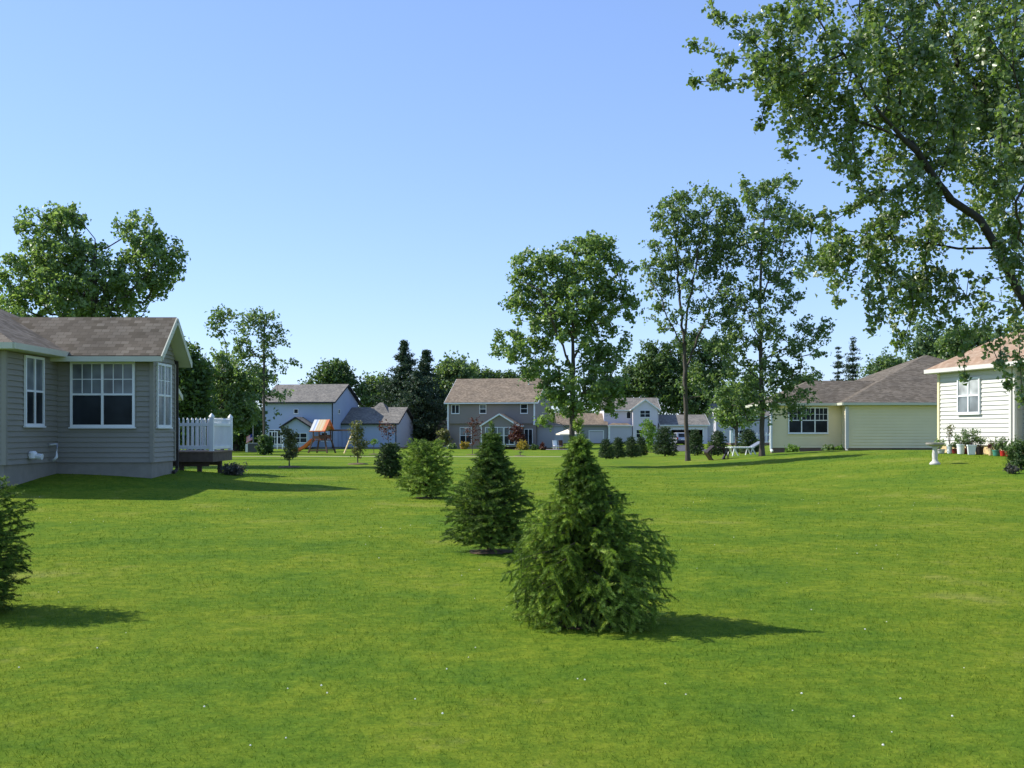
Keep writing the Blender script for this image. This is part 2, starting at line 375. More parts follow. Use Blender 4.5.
# ------------------------------------------------------------------ near grass
rng = np.random.default_rng(5)
def near_grass():
    P = []
    for d0, d1, dens, sz in ((4.2, 7, 1500, 1.0), (7, 10.5, 900, 1.25), (10.5, 16, 380, 1.8), (16, 26, 120, 2.7), (26, 42, 34, 4.0)):
        x1 = .55*d1+1.2; n = int((d1-d0)*2*x1*dens)
        y = rng.uniform(d0, d1, n); x = rng.uniform(-x1, x1, n); k = np.abs(x) < .52*y+1.2
        P.append(np.stack([x[k], y[k], np.full(k.sum(), sz)], 1))
    P = np.concatenate(P)
    fp = HOUSES_FOOT
    for (a, b, c, d) in fp:
        P = P[~((P[:, 0] > a) & (P[:, 0] < b) & (P[:, 1] > c) & (P[:, 1] < d))]
    zz = np.array([g(float(a), float(b)) for a, b in P[:, :2]])
    n = len(P); sz = P[:, 2]
    az = rng.uniform(0, 2*np.pi, n); ln = rng.uniform(.45, 1.0, n)
    patch = np.sin(P[:, 0]*1.7+np.sin(P[:, 1]*1.1)*2)*np.sin(P[:, 1]*1.3)*.25+.9
    h = .030*ln*patch*(1+(sz-1)*.22); wd = .0045*sz
    b = np.stack([P[:, 0], P[:, 1], zz-.002], 1)
    r = np.stack([np.cos(az), np.sin(az), np.zeros(n)], 1)*wd[:, None]/2
    la = rng.uniform(0, 2*np.pi, n); le = h*rng.uniform(.2, 1.2, n)
    tip = b+np.stack([np.cos(la)*le, np.sin(la)*le, h], 1)
    V = np.stack([b-r, b+r, tip], 1).reshape(-1, 3); Fc = np.arange(3*n).reshape(-1, 3)
    o = fast_mesh('grass', V, Fc, m_blade); tag(o, kind='stuff', label='short mown grass blades across the near lawn', cat='grass')
    # clover flowers
    n = 130; y = rng.uniform(5, 26, n); x = rng.uniform(-.5, .5, n)*y; cl = rng.integers(0, 40, n)
    cx = rng.uniform(-.48, .48, 40); cy = rng.uniform(5, 24, 40); y = cy[cl]+rng.normal(0, .7, n); x = cx[cl]*cy[cl]+rng.normal(0, .9, n)
    keep = y > 4.6; x, y = x[keep], y[keep]; mb = MB()
    for a, c in zip(x, y):
        s_ = .0065*random.uniform(.6, 1.2); z = g(a, c)+.028
        mb.lathe([(s_*.4, z), (s_, z+s_*.5), (s_*.4, z+s_*1.3)], 5, (a, c))
    tag(mb.build('clover_flowers', m_clover), kind='stuff', label='tiny white clover flowers dotted in the lawn', cat='flowers')
HOUSES_FOOT = [(-30, -11.58, 25.1, 34), (-11.6, -9.16, 28, 30.1), (-12, -8.7, 32, 34.2)]

# ------------------------------------------------------------------ foliage helpers
def leaf_quads(P, size, up=.35, aspect=.75, fold=.18):
    n = len(P)
    a = rng.normal(size=(n, 3)); a /= np.linalg.norm(a, axis=1)[:, None]
    nn = rng.normal(size=(n, 3)); nn[:, 2] += up*2.2; nn -= (nn*a).sum(1)[:, None]*a; nn /= np.linalg.norm(nn, axis=1)[:, None]
    b = np.cross(a, nn); s = size*rng.uniform(.65, 1.25, n)[:, None]
    V = np.stack([P-a*s*.5, P+b*s*aspect*.5+a*s*.04+nn*s*fold, P+a*s*.55, P-b*s*aspect*.5+a*s*.04+nn*s*fold], 1).reshape(-1, 3)
    i = np.arange(n)[:, None]*4
    T = np.concatenate([np.hstack([i, i+1, i+2]), np.hstack([i, i+2, i+3])])
    return V, T
def tubes(p0, p1, r0, r1, n=5):
    d = p1-p0; L = np.linalg.norm(d, axis=1)[:, None]; L[L == 0] = 1e-6; d = d/L
    ref = np.where(np.abs(d[:, 2:3]) > .9, [[1., 0, 0]], [[0, 0, 1.]])
    a = np.cross(d, ref); a /= np.linalg.norm(a, axis=1)[:, None]; b = np.cross(d, a)
    ang = np.arange(n)*2*np.pi/n
    ring = a[:, None, :]*np.cos(ang)[None, :, None]+b[:, None, :]*np.sin(ang)[None, :, None]
    V = np.concatenate([p0[:, None]+ring*r0[:, None, None], p1[:, None]+ring*r1[:, None, None]], 1)
    m = len(p0); base = (np.arange(m)*2*n)[:, None]; k = np.arange(n); k2 = (k+1) % n
    Fq = np.stack([base+k, base+k2, base+n+k2, base+n+k], -1).reshape(-1, 4)
    return V.reshape(-1, 3), Fq
def skeleton(limbs, tips, step, droop=.0, upcost=1.6):
    """limbs: list of polylines (first starts at the ground); tips (n,3)"""
    nodes = []; par = []
    def resample(pl):
        out = [np.array(pl[0], float)]
        for a, b in zip(pl, pl[1:]):
            a = np.array(a, float); b = np.array(b, float); n = max(1, int(np.linalg.norm(b-a)/step))
            for k in range(1, n+1): out.append(a+(b-a)*k/n)
        return out
    for li, pl in enumerate(limbs):
        pts = resample(pl)
        if li == 0: prev = -1; st = 0
        else:
            A = np.array(nodes); prev = int(np.argmin(np.linalg.norm(A-pts[0], axis=1))); st = 0
        for k, p in enumerate(pts):
            if 0 < k < len(pts)-1: p = p+rng.normal(0, step*(.03 if li == 0 else .10), 3)*(1, 1, .3)
            nodes.append(p); par.append(prev); prev = len(nodes)-1
    cap = len(nodes)+len(tips)*40; A = np.zeros((cap, 3)); A[:len(nodes)] = nodes; PL = np.zeros(cap)
    n = len(nodes)
    for i in range(n):
        if par[i] >= 0: PL[i] = PL[par[i]]+np.linalg.norm(A[i]-A[par[i]])
    zmin = limbs[0][0][2]+.0
    low = A[:n, 2] > zmin+.12*(max(t[2] for t in tips)-zmin)
    base_ok = np.zeros(cap, bool); base_ok[:n] = low; base_ok[n:] = True
    order = np.argsort([np.min(np.linalg.norm(A[:n]-t, axis=1)) for t in tips]); tipn = []
    for ti in order:
        t = tips[ti]; D = t-A[:n]; dist = np.linalg.norm(D, axis=1)
        cost = dist+.12*PL[:n]+np.where(D[:, 2] < 0, -D[:, 2]*upcost, 0)+np.where(base_ok[:n], 0, 1e3)
        j = int(np.argmin(cost)); d = dist[j]; m = max(1, int(d/step)); prev = j
        if n+m+2 > cap: break
        bend = rng.normal(0, d*.08, 3); bend[2] += d*.10-droop*d
        for k in range(1, m+1):
            f = k/m; p = A[j]+(t-A[j])*f+bend*math.sin(math.pi*f)
            A[n] = p; par.append(prev); PL[n] = PL[prev]+np.linalg.norm(p-A[prev]); prev = n; n += 1
        tipn.append(prev)
    return A[:n], np.array(par), np.array(tipn)
def make_tree(name, label, cat, base, limbs, tips, leaf, mleaf, mbark, rbase, lpt, crad, step=.4, group=None,
              hang=0.0, strands=None, rtip=.006, upface=.35, sub=3, mulch=0, upcost=1.6, along=.35, aspect=.75, rpow=.5):
    base = Vector(base); b = np.array(base)
    A, par, tipn = skeleton(limbs, tips, step, hang*.3, upcost)
    cnt = np.zeros(len(A))
    cnt[tipn] += 1
    for i in range(len(A)-1, 0, -1):
        if par[i] >= 0: cnt[par[i]] += cnt[i]
    cnt = np.maximum(cnt, .6); rad = np.maximum(rbase*(cnt/cnt[0])**rpow, rtip)
    z0 = A[0, 2]; rad = rad*(1+.5*np.exp(-(A[:, 2]-z0)/(rbase*2.0))*(cnt > cnt[0]*.8))
    idx = np.where(par >= 0)[0]
    V, Fq = tubes(A[par[idx]]-b, A[idx]-b, np.minimum(rad[par[idx]], rad[idx]*1.6), rad[idx], 6)
    root = thing(name, label, cat, base, 0, group)
    tr = fast_mesh('trunk', V, Fq, mbark, root); tr.data.polygons.foreach_set('use_smooth', [True]*len(Fq))
    # leaves: sub-clumps round every tip plus sparse ones along the outer twigs
    pts = []
    T = A[tipn]
    for s_ in range(sub):
        c = T+rng.normal(0, crad*.62, T.shape)*(1, 1, .75)
        per = max(1, int(lpt/sub)); off = rng.normal(0, crad*.36, (len(c), per, 3))
        if hang: off[:, :, 2] -= np.abs(rng.normal(0, hang, (len(c), per)))
        pts.append((c[:, None]+off).reshape(-1, 3))
    outer = np.where((cnt <= 3))[0]; m = int(len(T)*lpt*along)
    if m and len(outer):
        o = rng.choice(outer, m); pts.append(A[o]+rng.normal(0, crad*.3, (m, 3)))
    if strands is not None: pts.append(strands)
    P = np.concatenate(pts)-b
    V, Tq = leaf_quads(P, leaf, upface, aspect)
    fast_mesh('crown', V, Tq, mleaf, root)
    if mulch:
        mb = MB(); mb.lathe([(mulch, -.01), (mulch*.9, .035), (mulch*.4, .06), (.01, .07)], 14); mb.build('mulch_ring', m_mulch, root)
    return root
def blob_tips(blobs, n, d, shell=.55):
    """blobs: (px,py,rx,ry[,doff[,weight]]) in photo measure at distance d -> points inside ellipsoids"""
    wts = np.array([(b[5] if len(b) > 5 else 1)*b[2]*b[3] for b in blobs], float); wts /= wts.sum(); out = []
    for b, k in zip(blobs, rng.multinomial(n, wts)):
        dd = d+(b[4] if len(b) > 4 else 0); c = np.array(W(b[0], b[1], dd)); r = np.array([b[2], b[2], b[3]])*dd/F
        u = rng.normal(size=(k, 3)); u /= np.linalg.norm(u, axis=1)[:, None]
        out.append(c+u*(rng.uniform(shell**3, 1, k)**(1/3.))[:, None]*r)
    P = np.concatenate(out); return P

def px_tree(name, label, px, d, blobs, n, leaf, mleaf, rbase, lpt, crad, lean=0, top=None, mbark=None, group=None,
            limbs=None, cat='tree', **kw):
    b = gnd(px, d); tips = blob_tips(blobs, n, d, kw.pop('shell', .3))
    tips = tips[tips[:, 2] > b.z+.15]
    tz = top if top else np.percentile(tips[:, 2], 88); tx = X(px+lean, d)
    if limbs: L = [[tuple(W(p[0], p[1], d+(p[2] if len(p) > 2 else 0))) for p in pl] for pl in limbs]; L[0][0] = tuple(b-Vector((0, 0, .05)))
    else: L = [[tuple(b-Vector((0, 0, .05))), ((b.x+tx)/2+rng.normal(0, .01*d/40), d, (b.z+tz)/2), (tx, d, tz)]]
    return make_tree(name, label, cat, b, L, tips, leaf, mleaf, mbark or m_bark, rbase, lpt, crad, group=group, **kw)

def shrub(name, label, px, d, wpx, hpx, mleaf, n=60, leaf=.06, lpt=26, cat='shrub', group=None, crad=None, **kw):
    b = gnd(px, d); w_ = wpx/2*d/F; h = hpx*d/F
    u = rng.normal(size=(n, 3)); u /= np.linalg.norm(u, axis=1)[:, None]; rr = rng.uniform(.25, 1, n)**(1/3.)
    tips = np.array(b)+np.array([0, 0, h*.5])+u*rr[:, None]*np.array([w_*.85, w_*.85, h*.47])*rng.uniform(.85, 1.1, (n, 1))
    L = [[tuple(b), tuple(b+Vector((0, 0, h*.35)))]]
    return make_tree(name, label, cat, b, L, tips, leaf, mleaf, m_bark, max(.012, h*.03), lpt, crad or w_*.28, step=max(.08, h*.15),
                     group=group, rtip=.003, along=.15, **kw)

# ------------------------------------------------------------------ spruces
def spruce(name, label, base, height, prof, nbr, ntw, nneed, nlen, nwid, mneed, mbk, group=None, seed=1, asym=0, cat='spruce tree',
           twl=.16, hang=.5, rb=.035, lean=0, start=.03, leader=.10, upb=.12, sag=.30, rtop=.75, sparse=0, soil=0):
    """prof(h01)->radius.  Needles are thin blades set round every twig."""
    r_ = np.random.default_rng(seed); base = Vector(base)
    root = thing(name, label, cat, base, 0, group)
    if soil:
        ms = MB(); n_ = 22; rr_ = [soil*r_.uniform(.85, 1.15) for _ in range(n_)]
        zz = lambda x, y: g(base.x+x, base.y+y)-base.z
        ring = [(a*math.cos(6.2832*i/n_), a*math.sin(6.2832*i/n_)) for i, a in enumerate(rr_)]
        for i in range(n_):
            p, q = ring[i], ring[(i+1) % n_]; ms.poly([(0, 0, .03), (p[0], p[1], zz(*p)+.008), (q[0], q[1], zz(*q)+.008)])
        ms.build('bare_soil_ring', m_mulch, root)
    segs = []; rads = []
    axisx = lambda h: lean*h*h
    hs = np.linspace(0, 1, 12)
    for a, b2 in zip(hs, hs[1:]):
        segs.append(((axisx(a), 0, a*height), (axisx(b2), 0, b2*height))); rads.append((rb*(1-a*.93), rb*(1-b2*.93)))
    tw = []   # twigs: start, end
    for k in range(nbr):
        h = start+(1-start-leader)*((k+.5)/nbr)**.92 + r_.uniform(-.01, .01); az = k*2.399+r_.uniform(-.3, .3)
        L = prof(h)*(1+asym*math.cos(az))*(1+.05*math.sin(3*az+7*h+seed)+.05*math.sin(5*az-13*h))*r_.uniform(.76, 1.10)
        o = np.array([axisx(h), 0, h*height]); dr = np.array([math.cos(az), math.sin(az), 0])
        if h > .70 and sparse and r_.random() < sparse: continue
        rise = upb+rtop*h*h; nst = 7; pts = []
        for s_ in range(nst+1):
            f = s_/nst; z = L*(rise*f-sag*f*f*(1-h)+.07*f**3)
            pts.append(o+dr*L*f+np.array([0, 0, z])+r_.normal(0, .012*L*f, 3))
        pts = np.array(pts); pts[:, 2] = np.maximum(pts[:, 2], .015)
        for a, b2, f in zip(pts, pts[1:], np.linspace(0, 1, nst)): segs.append((a, b2)); rads.append((rb*.26*(1-.8*f)*(1.1-h*.6),)*2)
        side = np.array([-dr[1], dr[0], 0])
        tw.append((pts[-2], pts[-1]+dr*.04)); tw.append((pts[-3], pts[-2]))
        m = max(3, int(ntw*(.35+.65*L/(prof(.25)+1e-6))))
        for q in range(m):
            f = .12+.88*(q+r_.uniform(0, 1))/m; i = min(nst-1, int(f*nst)); ff = f*nst-i; p = pts[i]*(1-ff)+pts[i+1]*ff
            s_ = r_.choice((-1, 1)); l = twl*r_.uniform(.6, 1.2)*(1.1-.35*f)*(1-.60*h)
            d = side*s_*r_.uniform(.5, 1)+dr*r_.uniform(.25, .8)+np.array([0, 0, r_.uniform(-hang, .3)]); d /= np.linalg.norm(d)
            e = p+d*l; e[2] = max(e[2]-l*hang*.35, .01); tw.append((p, e))
            if r_.random() < .65:
                d2 = d+r_.normal(0, .5, 3); d2[2] -= hang*.45; d2 /= np.linalg.norm(d2); e2 = e+d2*l*.65; e2[2] = max(e2[2], .01); tw.append(((p+e)/2, e2))
    # leader with short upright side shoots
    top = np.array([axisx(1), 0, height])
    tw.append((np.array([axisx(.9), 0, .9*height]), top))
    for q in range(int(nbr*.14)):
        h = 1-leader*1.3*r_.random(); az = r_.uniform(0, 6.28); o = np.array([axisx(h), 0, h*height]); l = (prof(h)*.6+.035)*r_.uniform(.7, 1.3)
        tw.append((o, o+np.array([math.cos(az)*l*.75, math.sin(az)*l*.75, l*.75])))
    a = np.array([t[0] for t in tw]); b2 = np.array([t[1] for t in tw])
    p0 = np.array([s_[0] for s_ in segs], float); p1 = np.array([s_[1] for s_ in segs], float)
    r0 = np.array([x[0] for x in rads]); r1 = np.array([x[1] for x in rads])
    p0 = np.concatenate([p0, a]); p1 = np.concatenate([p1, b2]); k = np.full(len(a), rb*.05); r0 = np.concatenate([r0, k]); r1 = np.concatenate([r1, k*.5])
    V, Fq = tubes(p0, p1, r0, r1, 5); fast_mesh('trunk', V, Fq, mbk, root)
    L = np.linalg.norm(b2-a, axis=1); per = np.maximum(4, (nneed*L/twl).astype(int)); ti = np.repeat(np.arange(len(a)), per); n = len(ti)
    f = r_.uniform(0, 1.0, n); d = (b2-a)/L[:, None]; P = a[ti]+(b2-a)[ti]*f[:, None]
    rd = r_.normal(size=(n, 3)); dd = d[ti]; rd -= (rd*dd).sum(1)[:, None]*dd; rd /= np.linalg.norm(rd, axis=1)[:, None]
    nd = dd*r_.uniform(.5, 1.1, (n, 1))+rd; nd /= np.linalg.norm(nd, axis=1)[:, None]
    sd = np.cross(nd, dd); sd /= (np.linalg.norm(sd, axis=1)[:, None]+1e-6)
    sd = sd*np.cos(1.5*(f[:, None]-.5))+rd*0
    l = nlen*r_.uniform(.7, 1.2, n)[:, None]; l = l*(1-.35*f[:, None]**3)
    V = np.stack([P-sd*nwid/2, P+sd*nwid/2, P+nd*l+sd*nwid*.2, P+nd*l-sd*nwid*.2], 1).reshape(-1, 3); V[:, 2] = np.maximum(V[:, 2], .004)
    Fq = np.arange(4*n).reshape(-1, 4)
    # connect needles of a twig into one island by shared colour via twig attribute
    o = fast_mesh('needles', V, Fq, mneed, root)
    at = o.data.attributes.new('twig', 'FLOAT', 'FACE'); rnd = r_.uniform(0, 1, len(a)); at.data.foreach_set('value', rnd[ti].astype(np.float32))
    return root
def twig_needle_mat(name, c1, c2, c3):
    m = leafmat(name, c1, c2, c3, .2, .6, .12); n = m.node_tree.nodes; l = m.node_tree.links
    at = n.new('ShaderNodeAttribute'); at.attribute_name = 'twig'
    mt = [x for x in n if x.type == 'MATH' and x.inputs[1].default_value > .6 and x.inputs[1].default_value < .63][0]
    l.new(at.outputs['Fac'], mt.inputs[0]); return m
m_twneedle = twig_needle_mat('spruce_shoots', (.06, .11, .024), (.22, .33, .055), (.56, .66, .16))
m_twneedle2 = twig_needle_mat('spruce_shoots_dark', (.035, .075, .018), (.12, .195, .035), (.30, .40, .08))

def interp(tab):
    def f(h):
        if h <= tab[0][0]: return tab[0][1]
        for (a, x), (b, y) in zip(tab, tab[1:]):
            if h <= b: return x+(y-x)*(h-a)/(b-a)
        return tab[-1][1]
    return f

def far_pine(name, label, px, d, top, wpx, mat, group=None, dens=1.0, seed=0, cat='pine tree', basepx=None, gap=.0, q=.30):
    r_ = np.random.default_rng(seed); b = gnd(px, d); H = Z(top, d)-b.z; Rm = wpx/2*d/F
    root = thing(name, label, cat, b, 0, group); p0 = []; p1 = []; r0 = []; r1 = []; pts = []; dirs = []
    p0.append((0, 0, -.1)); p1.append((0, 0, H)); r0.append(H*.016); r1.append(.02)
    nw = int(40*dens)
    for k in range(nw):
        h = min(.99, .06+.94*(k+.5+r_.uniform(-.45, .45))/nw)
        for j in range(6):
            az = r_.uniform(0, 6.283); L = Rm*((1-h)**1.0*1.5+.05)*r_.uniform(.3, 1.25)
            if r_.random() < gap: continue
            o = np.array([0, 0, h*H]); e = o+np.array([math.cos(az)*L, math.sin(az)*L, L*r_.uniform(-.25, .45)])
            p0.append(o); p1.append(e); r0.append(.05); r1.append(.015)
            m = int(8+26*L/Rm); f = r_.uniform(.05, 1, m)[:, None]**.6; pp = o+(e-o)*f; pp += r_.normal(0, L*.10+.08, pp.shape)*(1, 1, .45); pts.append(pp)
    V, Fq = tubes(np.array(p0, float), np.array(p1, float), np.array(r0), np.array(r1), 5); fast_mesh('trunk', V, Fq, m_barkdark, root)
    P = np.concatenate(pts); P = np.repeat(P, 3, 0)+r_.normal(0, q*.5, (len(P)*3, 3))*(1, 1, .6)
    V, T = leaf_quads(P, q, .5, .55); fast_mesh('needles', V, T, mat, root); return root

# ------------------------------------------------------------------ house kit
def lap_face(mb, a, b, prof, lap, dep, mi=0):
    """clapboard courses from a to b (xy points, outward normal = right of a->b); prof: list of (z, f0, f1) with f in 0..1 along a-b"""
    a = Vector((a[0], a[1], 0)); b = Vector((b[0], b[1], 0)); u = b-a; n = Vector((u.y, -u.x, 0)).normalized()
    def at(z):
        for (z0, l0, r0), (z1, l1, r1) in zip(prof, prof[1:]):
            if z <= z1: t = (z-z0)/(z1-z0) if z1 > z0 else 0; return l0+(l1-l0)*t, r0+(r1-r0)*t
        return prof[-1][1:]
    z = prof[0][0]; ze = prof[-1][0]
    while z < ze-1e-4:
        z2 = min(z+lap, ze)
        for zz in (p[0] for p in prof[1:-1]):
            if z < zz-1e-4 < z2: z2 = zz
        l0, r0 = at(z+1e-5); l1, r1 = at(z2-1e-5)
        q = [a+u*l0+n*dep+Vector((0, 0, z)), a+u*r0+n*dep+Vector((0, 0, z)), a+u*r1+n*.001+Vector((0, 0, z2)), a+u*l1+n*.001+Vector((0, 0, z2))]
        mb.poly(q, mi); mb.poly([a+u*l0+n*.001+Vector((0, 0, z)), a+u*r0+n*.001+Vector((0, 0, z)), q[1], q[0]], mi)
        z = z2
def walls(root, x0, x1, y0, y1, z0, z1, mat, gable=None, rise=0, lap=.12, dep=.012, name='wall', sides='fblr'):
    """one wall mesh for a rectangular block; gable 'x' = ridge along x (gables left/right), 'y' = gables front/back"""
    mb = MB(); full = [(z0, 0, 1), (z1, 0, 1)]; tri = [(z0, 0, 1), (z1, 0, 1), (z1+rise, .5, .5)]
    gx = tri if gable == 'x' else full; gy = tri if gable == 'y' else full
    if 'f' in sides: lap_face(mb, (x0, y0), (x1, y0), gy, lap, dep)
    if 'r' in sides: lap_face(mb, (x1, y0), (x1, y1), gx, lap, dep)
    if 'b' in sides: lap_face(mb, (x1, y1), (x0, y1), gy, lap, dep)
    if 'l' in sides: lap_face(mb, (x0, y1), (x0, y0), gx, lap, dep)
    return mb.build(name, mat, root)
def gable_roof(root, x0, x1, y0, y1, z, rise, mat, axis_='x', oh=.35, th=.16, mtrim=None, name='roof', fascia=True):
    """roof on a block with eave (wall top) height z. returns roof object with fascia child"""
    sw = axis_ == 'y'
    if sw: x0, x1, y0, y1 = y0, y1, x0, x1
    half = (y1-y0)/2; p = rise/half; ym = (y0+y1)/2; X0, X1, Y0, Y1 = x0-oh, x1+oh, y0-oh, y1+oh; ze = z-oh*p+.02; zr = z+rise+.02
    def T(q): return (q[1], q[0], q[2]) if sw else q
    mb = MB()
    def P(pts): pts = [T(q) for q in pts]; mb.poly(pts[::-1] if sw else pts)
    P([(X0, Y0, ze+th), (X1, Y0, ze+th), (X1, ym, zr+th), (X0, ym, zr+th)])
    P([(X0, ym, zr+th), (X1, ym, zr+th), (X1, Y1, ze+th), (X0, Y1, ze+th)])
    P([(X1, Y0, ze), (X0, Y0, ze), (X0, ym, zr), (X1, ym, zr)])
    P([(X1, ym, zr), (X0, ym, zr), (X0, Y1, ze), (X1, Y1, ze)])
    P([(X0, Y0, ze), (X1, Y0, ze), (X1, Y0, ze+th), (X0, Y0, ze+th)]); P([(X1, Y1, ze), (X0, Y1, ze), (X0, Y1, ze+th), (X1, Y1, ze+th)])
    for xx, s_ in ((X0, -1), (X1, 1)):
        a = [(xx, Y0, ze), (xx, ym, zr), (xx, ym, zr+th), (xx, Y0, ze+th)]; b = [(xx, ym, zr), (xx, Y1, ze), (xx, Y1, ze+th), (xx, ym, zr+th)]
        P(a[::-1] if s_ > 0 else a); P(b[::-1] if s_ > 0 else b)
    o = mb.build(name, mat, root, uv=True)
    if fascia and mtrim:
        f = MB(); t = .03
        def B(a, b, wd, ht): f.beam(T(a), T(b), wd, ht)
        for yy, s_ in ((Y0, -1), (Y1, 1)): B((X0-.02, yy+s_*.05, ze+.06), (X1+.02, yy+s_*.05, ze+.06), .10, .13)
        for xx, s_ in ((X0, -1), (X1, 1)):
            B((xx+s_*.018, Y0-.02, ze+.075), (xx+s_*.018, ym, zr+.08), .03, .15); B((xx+s_*.018, ym, zr+.08), (xx+s_*.018, Y1+.02, ze+.075), .03, .15)
            # soffit board under the rake
            for ya, yb, za, zb in ((Y0, ym, ze-.012, zr-.012), (ym, Y1, zr-.012, ze-.012)):
                xi = xx-s_*oh; q = [T((xx, ya, za)), T((xi, ya, za)), T((xi, yb, zb)), T((xx, yb, zb))]; f.poly(q)
        f.build('fascia', mtrim, o)
    return o
def hip_roof(root, x0, x1, y0, y1, z, pitch, mat, oh=.35, th=.16, mtrim=None, name='roof'):
    X0, X1, Y0, Y1 = x0-oh, x1+oh, y0-oh, y1+oh; wx, wy = X1-X0, Y1-Y0; k = min(wx, wy)/2; zr = z+k*pitch; mb = MB()
    if wx >= wy: r0, r1 = (X0+k, (Y0+Y1)/2), (X1-k, (Y0+Y1)/2)
    else: r0, r1 = ((X0+X1)/2, Y0+k), ((X0+X1)/2, Y1-k)
    e = z+th; c = [(X0, Y0, e), (X1, Y0, e), (X1, Y1, e), (X0, Y1, e)]; a = (r0[0], r0[1], zr+th); b = (r1[0], r1[1], zr+th)
    if wx >= wy: fs = [[c[0], c[1], b, a], [c[1], c[2], b], [c[2], c[3], a, b], [c[3], c[0], a]]
    else: fs = [[c[0], c[1], a], [c[1], c[2], b, a], [c[2], c[3], b], [c[3], c[0], a, b]]
    for q in fs: mb.poly(q)
    o = mb.build(name, mat, root, uv=True)
    f = MB()
    f.box(X0, X1, Y0, Y1, z+.005, z+.03)
    for (p, q) in zip(c, c[1:]+c[:1]):
        f.beam((p[0], p[1], z+th-.075), (q[0], q[1], z+th-.075), .10, .14)
    f.build('fascia', mtrim or m_soffit, o); return o
def window(root, xc, y, z0, w_, h, n=1, cols=0, rows=0, sash=True, face='f', mfr=None, glass=None, upper=None, fr=.06, label=None):
    """double-hung window on a wall plane; face f: plane y, outward -y; r: plane x=y arg, outward +x; l: outward -x"""
    def T(u, d, z):
        if face == 'f': return (xc+u, y-d, z)
        if face == 'r': return (y+d, xc+u, z)
        return (y-d, xc-u, z)
    fb = MB(); pb = MB(); ub = MB()
    def bx(mb, u0, u1, d0, d1, za, zb):
        a = T(u0, d0, za); b = T(u1, d1, zb); mb.box(min(a[0], b[0]), max(a[0], b[0]), min(a[1], b[1]), max(a[1], b[1]), za, zb)
    D = .05; bx(fb, -w_/2, w_/2, .0, D, z0, z0+fr); bx(fb, -w_/2, w_/2, 0, D, z0+h-fr, z0+h)
    bx(fb, -w_/2-.03, w_/2+.03, .0, D+.025, z0-.035, z0-.001)
    uw = w_/n
    for k in range(n+1):
        u = -w_/2+k*uw; a = u-(fr/2 if 0 < k < n else (0 if k == 0 else fr)); b = a+fr*(1.0)
        bx(fb, a, b, .0, D+.002, z0+fr+.001, z0+h-fr-.001)
    for k in range(n):
        ul = -w_/2+k*uw+(fr if k == 0 else fr/2); ur = -w_/2+(k+1)*uw-(fr if k == n-1 else fr/2); zm = z0+h*.5
        if sash: bx(fb, ul+.001, ur-.001, .012, D-.008, zm-.025, zm+.025)
        if cols:
            for c in range(1, cols): uu = ul+(ur-ul)*c/cols; bx(fb, uu-.01, uu+.01, .018, .032, zm+.026, z0+h-fr-.001)
            for r in range(1, rows): zz = zm+(z0+h-fr-zm)*r/rows; bx(fb, ul, ur, .016, .030, zz-.01, zz+.01)
        bx(pb, ul, ur, .010, .020, z0+fr, zm-.001); bx(ub, ul, ur, .010, .020, zm, z0+h-fr)
    wo = fb.build('window', mfr or m_white, root)
    pb.build('pane', glass or m_glass, wo); ub.build('pane', upper or glass or m_glass, wo)
    return wo
def box_part(root, name, mat, *bs, bevel=0):
    mb = MB()
    for b in bs: mb.box(*b)
    return mb.build(name, mat, root, bevel=bevel)

def rebase(root, loc):
    loc = Vector(loc); root.location = loc; T = Matrix.Translation(-loc); done = set()
    def go(o):
        for ch in o.children:
            if ch.type == 'MESH' and ch.data.name not in done: done.add(ch.data.name); ch.data.transform(T)
            go(ch)
    go(root)
def corner(root, x, y, z0, z1, mat, s=.09, sx=0, sy=0):
    return box_part(root, 'corner_board', mat, (x-s/2+sx, x+s/2+sx, y-s/2+sy, y+s/2+sy, z0, z1))
def downspout(root, x, y, z0, z1, mat, s=.07):
    mb = MB(); mb.box(x-s/2, x+s/2, y-s/2, y+s/2, z0+.08, z1); mb.beam((x, y, z0+.10), (x, y-.32, z0+.03), s, s)
    return mb.build('downspout', mat, root)

# ------------------------------------------------------------------ HOUSE near left
h1 = thing('house', 'grey green clapboard house with brown shingle roof and gabled sunroom, nearest on the left', 'house')
walls(h1, -25, -11.58, 25.1, 31.9, .82, 3.46, m_grey_siding, lap=.13, dep=.03, sides='fr')
walls(h1, -12.4, -9.16, 28, 29.8, .80, 3.63, m_grey_siding, gable='x', rise=.78, lap=.13, dep=.03, sides='fbr')
walls(h1, -18, -11.2, 32.0, 36.0, .80, 2.75, m_soffit, gable='x', rise=1.0, sides='fbr')
box_part(h1, 'foundation', m_foundation, (-25, -11.60, 25.12, 31.88, -.3, .82), (-12.4, -9.18, 28.02, 29.78, -.3, .80), (-18, -11.22, 32.02, 35.98, -.3, .80))
hip_roof(h1, -25, -11.58, 25.1, 31.9, 3.44, .5, m_roofbrown, oh=.36, th=.16, mtrim=m_soffit)
gable_roof(h1, -13.2, -9.16, 28, 29.8, 3.63, .78, m_roofbrown, 'x', .35, .16, m_soffit)
gable_roof(h1, -17, -11.2, 32, 36.0, 2.75, 1.0, m_roofbrown, 'x', .3, .14, m_soffit)
for cx, cy, a, b in ((-11.58, 25.1, .82, 3.43), (-9.16, 28, .80, 3.5)): corner(h1, cx, cy, a, b, m_grey_siding, .10)
corner(h1, -9.16, 29.8, .8, 3.4, m_grey_siding, .09)
window(h1, -10.40, 27.965, 1.70, 1.64, 1.66, 2, 3, 2, upper=m_glassgrey)
window(h1, 28.85, -9.15, 1.70, 1.15, 1.66, 2, 2, 2, face='r', upper=m_glassgrey, glass=m_glassgrey)
window(h1, 26.55, -11.55, 1.72, 1.05, 1.68, 2, 1, 0, face='r', upper=m_glassgrey)
